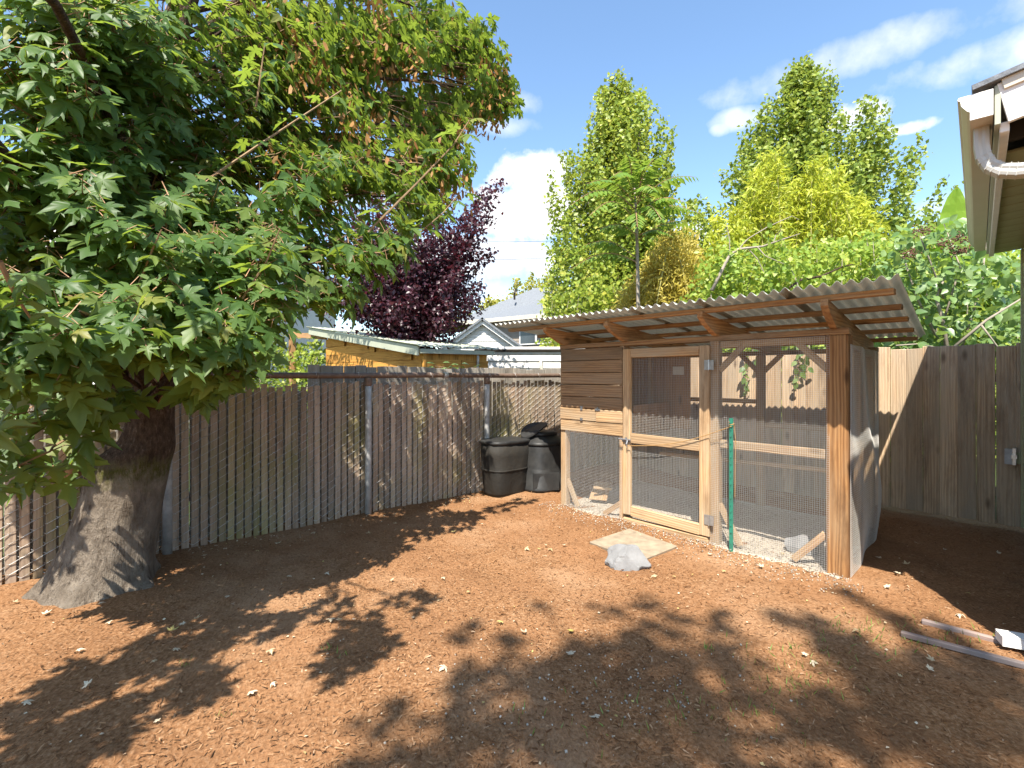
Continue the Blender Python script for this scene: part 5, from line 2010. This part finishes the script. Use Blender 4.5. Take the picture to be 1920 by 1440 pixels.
# bare grey branch above the coop roof
db = thing('bare_branch', 'bare grey branch arching over the green vines above the coop', 'branch', at(1340, 530, 8.0))
mainb = [at(*q) for q in ((1335, 545, 8.0), (1352, 510, 8.0), (1368, 478, 8.0), (1385, 467, 8.0), (1430, 462, 7.9), (1470, 448, 7.9), (1500, 438, 7.8))]
mb = MB()
mb.tube(mainb, [.030, .027, .024, .020, .015, .010, .005], 7)
mb.build('limb', M_['greybark'], db, smooth=True)
for pts in (((1405, 446, 8.0), (1440, 425, 8.0), (1485, 405, 8.0), (1498, 412, 8.0)), ((1400, 463, 8.0), (1420, 485, 7.9), (1432, 510, 7.9)), ((1420, 463, 7.9), (1435, 480, 7.8), (1470, 495, 7.8)), ((1368, 480, 8.0), (1368, 450, 8.0), (1362, 420, 8.0)), ((1385, 467, 8.0), (1400, 450, 8.0), (1405, 446, 8.0)), ((1450, 456, 7.9), (1455, 440, 7.9), (1465, 430, 7.8))):
    mb = MB()
    mb.tube([at(*q) for q in pts], [.009, .008, .006, .004][:len(pts)], 5)
    mb.build('twig', M_['greybark'], db)
db2 = thing('bare_branch', 'dark dead branch lying across the vines just above the roof sheets', 'branch', at(1500, 530, 8.0))
mb = MB()
mb.tube([at(*q) for q in ((1480, 540, 7.9), (1500, 525, 7.9), (1540, 518, 7.9), (1580, 500, 7.9), (1615, 492, 7.9))], [.02, .022, .018, .012, .006], 6)
mb.build('limb', M_['bark'], db2)

# added vine whose leaves stand in for leaf shadows on the back fence
tv_ = thing('shadow_vine', 'small leafy vine added in place of leaf shadows on the back fence', 'vine', uv(6.98, -2.6, 1.85))
for px, y0, y1 in ((1400, 650, 738), (1497, 645, 722), (1512, 650, 690), (1420, 650, 680)):
    k_ = 0
    pv = []
    for py in np.arange(y0, y1, 6.5):
        uu = 6.93
        ratio = (px + tr_.uniform(-4, 4) - 960) / F
        vv_ = (.743 * uu - ratio * .669 * uu) / (-.669 - ratio * .743)
        q = uv(uu, vv_)
        q.z = H - (py - HY) / F * q.y
        pv.append(q)
        Mx = frames(np.array([tuple(-Uax + Vector((tr_.uniform(-.4, .4), tr_.uniform(-.4, .4), .3)))]), np.array([[tr_.uniform(-1, 1), tr_.uniform(-.3, .3), -.8]]))[0] * tr_.uniform(.07, .11)
        link('leaf', lm, None, tv_, Matrix([[*Mx[r_], q[r_]] for r_ in range(3)] + [[0, 0, 0, 1]]))
    mb = MB()
    mb.tube(pv, .004, 4)
    mb.build('stem', M_['twig'], tv_)
sv = thing('fence_sprout', 'small bright green sprig growing over the rusty rail', 'plant', at(860, 700, 6.25))
for (px, py) in ((800, 690), (815, 682), (830, 680), (845, 684), (858, 692), (870, 690), (880, 684), (890, 688), (826, 692), (838, 690)):
    q = at(px, py, 6.2)
    Mx = frames(np.array([[tr_.uniform(-.3, .3), -.3, .9]]), np.array([[tr_.uniform(-1, 1), -.3, .1]]))[0] * tr_.uniform(.08, .12)
    link('leaf', lm, None, sv, Matrix([[*Mx[r_], q[r_]] for r_ in range(3)] + [[0, 0, 0, 1]]))
mb = MB()
mb.tube([at(862, 715, 6.25), at(850, 690, 6.2), at(815, 686, 6.2)], .004, 4)
mb.tube([at(862, 715, 6.25), at(875, 690, 6.2), at(888, 688, 6.2)], .004, 4)
mb.build('stem', M_['twig'], sv)

# ------------------------------------------------------------------ tall tree behind the camera, whose shade lies over the foreground
SHADE = [  # px, py of the shade on the mulch, height, radius, leaves
    (1000, 1330, 9.5, .40, 86), (1120, 1310, 10, .40, 94), (1250, 1300, 10, .40, 94), (1170, 1225, 10.5, .26, 54), (1240, 1190, 10.5, .20, 40), (1100, 1215, 10, .15, 24), (1215, 1130, 10, .10, 12), (1150, 1145, 10.5, .09, 9), (1010, 1130, 10, .07, 6),
    (1340, 1165, 10.5, .13, 19), (1370, 1240, 10.5, .22, 43), (1330, 1350, 10.5, .35, 72), (1480, 1165, 11, .10, 12), (1540, 1190, 11, .17, 29), (1590, 1225, 11, .22, 43), (1680, 1260, 11, .32, 72), (1800, 1300, 11, .38, 94), (1700, 1340, 11, .40, 94), (1620, 1300, 11, .22, 36), (1900, 1350, 11, .45, 101), (1860, 1265, 11, .22, 43),
    (900, 1260, 9.5, .14, 19), (860, 1370, 9, .30, 50), (1000, 1400, 9, .55, 115), (1250, 1410, 9, .55, 115), (1780, 1420, 10, .55, 115), (720, 1400, 9, .22, 29), (960, 1200, 9.5, .10, 12),
    (1590, 1110, 11.5, .07, 7), (1630, 1135, 11.5, .09, 13), (1680, 1165, 11.5, .11, 19), (1740, 1195, 11.5, .13, 24), (1040, 1250, 10, .16, 24), (870, 1180, 9.5, .08, 7), (1570, 1370, 10, .18, 22), (1440, 1300, 10, .12, 10)]
cs = []
for (px, py, hgt, r_, nl) in SHADE:
    g0 = gp(px, py)
    cs.append((g0 - SD * (hgt / -SD.z), r_, nl))
ST = Vector((.6, -5.2, 0))
st = thing('shade_tree', 'tall broad leaved tree standing behind the camera', 'tree', ST)
mb = MB()
mb.tube([ST, ST + Vector((.05, .1, 3)), ST + Vector((.1, .3, 6)), ST + Vector((.2, .6, 9)), ST + Vector((.2, .8, 12))], [.24, .2, .17, .12, .05], 10)
mb.build('trunk', M_['greybark'], st, smooth=True)
VV, TT = [], []
off = 0
for (c, r_, nl) in cs:
    mb = MB()
    mb.tube(crooked(ST + Vector((.1, .3, c.z * .72)), c, 5, .04, .05, tr_), [.05, .04, .03, .02, .014, .006], 5)
    mb.build('limb', M_['greybark'], st)
    d = NR.normal(size=(nl, 3))
    pos = np.array(tuple(c)) + d / (np.linalg.norm(d, axis=1, keepdims=True) + .01) * (NR.uniform(0, 1, (nl, 1)) ** .45) * r_ * np.array([1.05, 1.05, .7])
    V, T = scatter(ovat, ovatt, pos, frames(runit(nl) * .7 + np.array([0, 0, .7]), runit(nl)), NR.uniform(.10, .17, nl))
    VV.append(V)
    TT.append(T + off)
    off += len(V)
o = link('crown', tri_mesh('crown', np.concatenate(VV), np.concatenate(TT), [M_['pear']]), None, st)
o['kind'] = 'stuff'

# ------------------------------------------------------------------ mulch chips, litter, sprouts
n_ = 64000
r_ = NR.uniform(1.7, 8.6, n_)
an = NR.uniform(-1.02, 1.02, n_)
X, Yp = r_ * np.sin(an) * 1.0, r_ * np.cos(an)
uu, vv = .743 * X + .669 * Yp, .669 * X - .743 * Yp
ok = (vv > FV + .03) & (uu < BU - .02) & ~((uu > CU - .03) & (uu < BK) & (vv > -4.1) & (vv < -1.0))
X, Yp = X[ok], Yp[ok]
n_ = len(X)
Zp = np.array([gz(x, y) for x, y in zip(X, Yp)]) + NR.uniform(-.002, .012, n_)
chip = np.array([(-.5, -.5, 0), (.5, -.4, 0), (.38, .1, .25), (-.45, .05, .28), (.2, .55, .05), (-.25, .5, 0)], float)
chipt = np.array([(0, 1, 2), (0, 2, 3), (3, 2, 4), (3, 4, 5)])
nrm_ = NR.normal(size=(n_, 3)) * .33 + np.array([0, 0, 1])
tip = NR.normal(size=(n_, 3)) * np.array([1, 1, .15])
scl = np.stack([NR.uniform(.0025, .008, n_), NR.uniform(.008, .032, n_) * NR.choice([1, 1, 1, 1.5], n_), NR.uniform(.003, .008, n_)], 1)
V, T = scatter(chip, chipt, np.stack([X, Yp, Zp], 1), frames(nrm_, tip), scl)
o = link('mulch_chips', tri_mesh('mulch_chips', V, T, [M_['chip']]))
tag(o, 'loose reddish bark chips strewn over the yard', 'mulch', kind='stuff')
# fine pale litter
n_ = 520
r_ = NR.uniform(1.8, 7, n_)
an = NR.uniform(-1.0, 1.0, n_)
X, Yp = r_ * np.sin(an), r_ * np.cos(an)
uu, vv = .743 * X + .669 * Yp, .669 * X - .743 * Yp
ok = (vv > FV + .05) & (uu < BU - .05) & ~((uu > CU) & (uu < BK) & (vv > -4.1) & (vv < -1.0))
X, Yp = X[ok], Yp[ok]
n_ = len(X)
for i in range(420):                      # drifts along the fence foot and before the coop
    if i % 2:
        q = uv(R.uniform(.8, 4.2), FV + .06 + abs(R.gauss(0, .22)))
    else:
        q = cp(CU - .06 - abs(R.gauss(0, .14)), R.uniform(-4.1, -1.1))
    X, Yp = np.append(X, q.x), np.append(Yp, q.y)
n_ = len(X)
P = np.stack([X, Yp, np.array([gz(x, y) for x, y in zip(X, Yp)]) + .012], 1)
V, T = scatter(dia, diat, P, frames(NR.normal(size=(n_, 3)) * .3 + np.array([0, 0, 1]), NR.normal(size=(n_, 3)) * np.array([1, 1, .1])), NR.uniform(.008, .022, n_))
o = link('leaf_litter', tri_mesh('leaf_litter', V, T, [M_['dryleaf']]))
tag(o, 'tiny pale bits of dry leaf scattered over the mulch', 'leaf litter', kind='stuff')
# fallen leaves one can pick out
FL = [(28, 1134), (85, 1157), (190, 1135), (240, 1097), (155, 1130), (330, 1222), (345, 1173), (285, 1243), (145, 1223), (365, 1164), (205, 1171), (470, 1304), (430, 1123), (545, 1084), (610, 1078), (570, 1142), (735, 1091), (320, 1187), (165, 1285), (45, 1322), (295, 1358), (510, 1285), (505, 1223), (640, 1168), (830, 1085), (835, 1255), (620, 1165), (940, 1170), (1010, 1030), (1025, 1025), (985, 1030),
      (1060, 1025), (1070, 1187), (985, 1190), (1070, 1235), (1030, 1030), (1225, 1080), (1430, 1065), (1410, 1078), (1360, 1072), (1262, 1082), (1470, 1040), (1330, 1040), (1300, 1018), (1400, 1052), (1285, 1012), (1610, 1186), (1520, 1245), (1505, 1232), (1690, 1270), (1740, 1255), (1700, 1063), (1685, 1078), (1800, 1155), (1818, 1117), (1770, 1035), (1660, 1100), (1750, 1240), (1650, 1050), (1620, 1030), (1870, 1040), (1560, 1060), (690, 1005), (590, 1000), (740, 985), (850, 1000), (905, 985), (480, 1035), (380, 1045), (520, 1020), (1120, 1350), (880, 1110)]
lr_ = random.Random(3)
flm = []
for (tv, tt, mi) in MT:
    flm.append(tri_mesh('fallen_leaf', tv, tt, [M_['dryleaf'], M_['petiole']], mi))
for k_, (px, py) in enumerate(FL):
    p = gp(px, py)
    p.z = gz(p.x, p.y) + .022
    s_ = lr_.uniform(.022, .046)
    Mx = frames(np.array([[lr_.gauss(0, .25), lr_.gauss(0, .25), lr_.choice((1, 1, -1))]]), np.array([[lr_.uniform(-1, 1), lr_.uniform(-1, 1), 0]]))[0] * s_
    o = link('fallen_leaf', flm[k_ % 8], None, None, Matrix([[*Mx[r_], p[r_]] for r_ in range(3)] + [[0, 0, 0, 1]]))
    tag(o, 'small pale dry maple leaf lying on the brown mulch', 'fallen leaf', 'fallen leaves on the mulch')
# grass sprouts
n_ = 420
c0 = []
for (px, py, sp_, m_) in ((345, 1245, 8, 8), (613, 1215, 8, 8), (640, 1230, 8, 5), (1330, 1220, 8, 10), (1490, 1240, 70, 60), (1480, 1290, 60, 40), (1640, 1190, 60, 60), (1760, 1200, 50, 50), (1400, 1330, 80, 40), (415, 1340, 6, 6), (80, 1120, 10, 6), (1560, 1180, 30, 20), (1180, 1350, 100, 30), (1300, 1320, 100, 20)):
    for i in range(m_):
        p = gp(lr_.gauss(px, sp_), max(1000, lr_.gauss(py, sp_ * .3)))
        c0.append((p.x, p.y, gz(p.x, p.y)))
P = np.array(c0)
n_ = len(P)
tip = NR.normal(size=(n_, 3)) * .4 + np.array([0, 0, 1])
V, T = scatter(lance, diat, P, frames(runit(n_), tip), np.stack([NR.uniform(.015, .03, n_), NR.uniform(.02, .06, n_), NR.uniform(.02, .03, n_)], 1))
o = link('grass_sprouts', tri_mesh('grass_sprouts', V, T, [M_['grass']]))
tag(o, 'thin green grass sprouts coming up through the mulch', 'grass', kind='stuff')
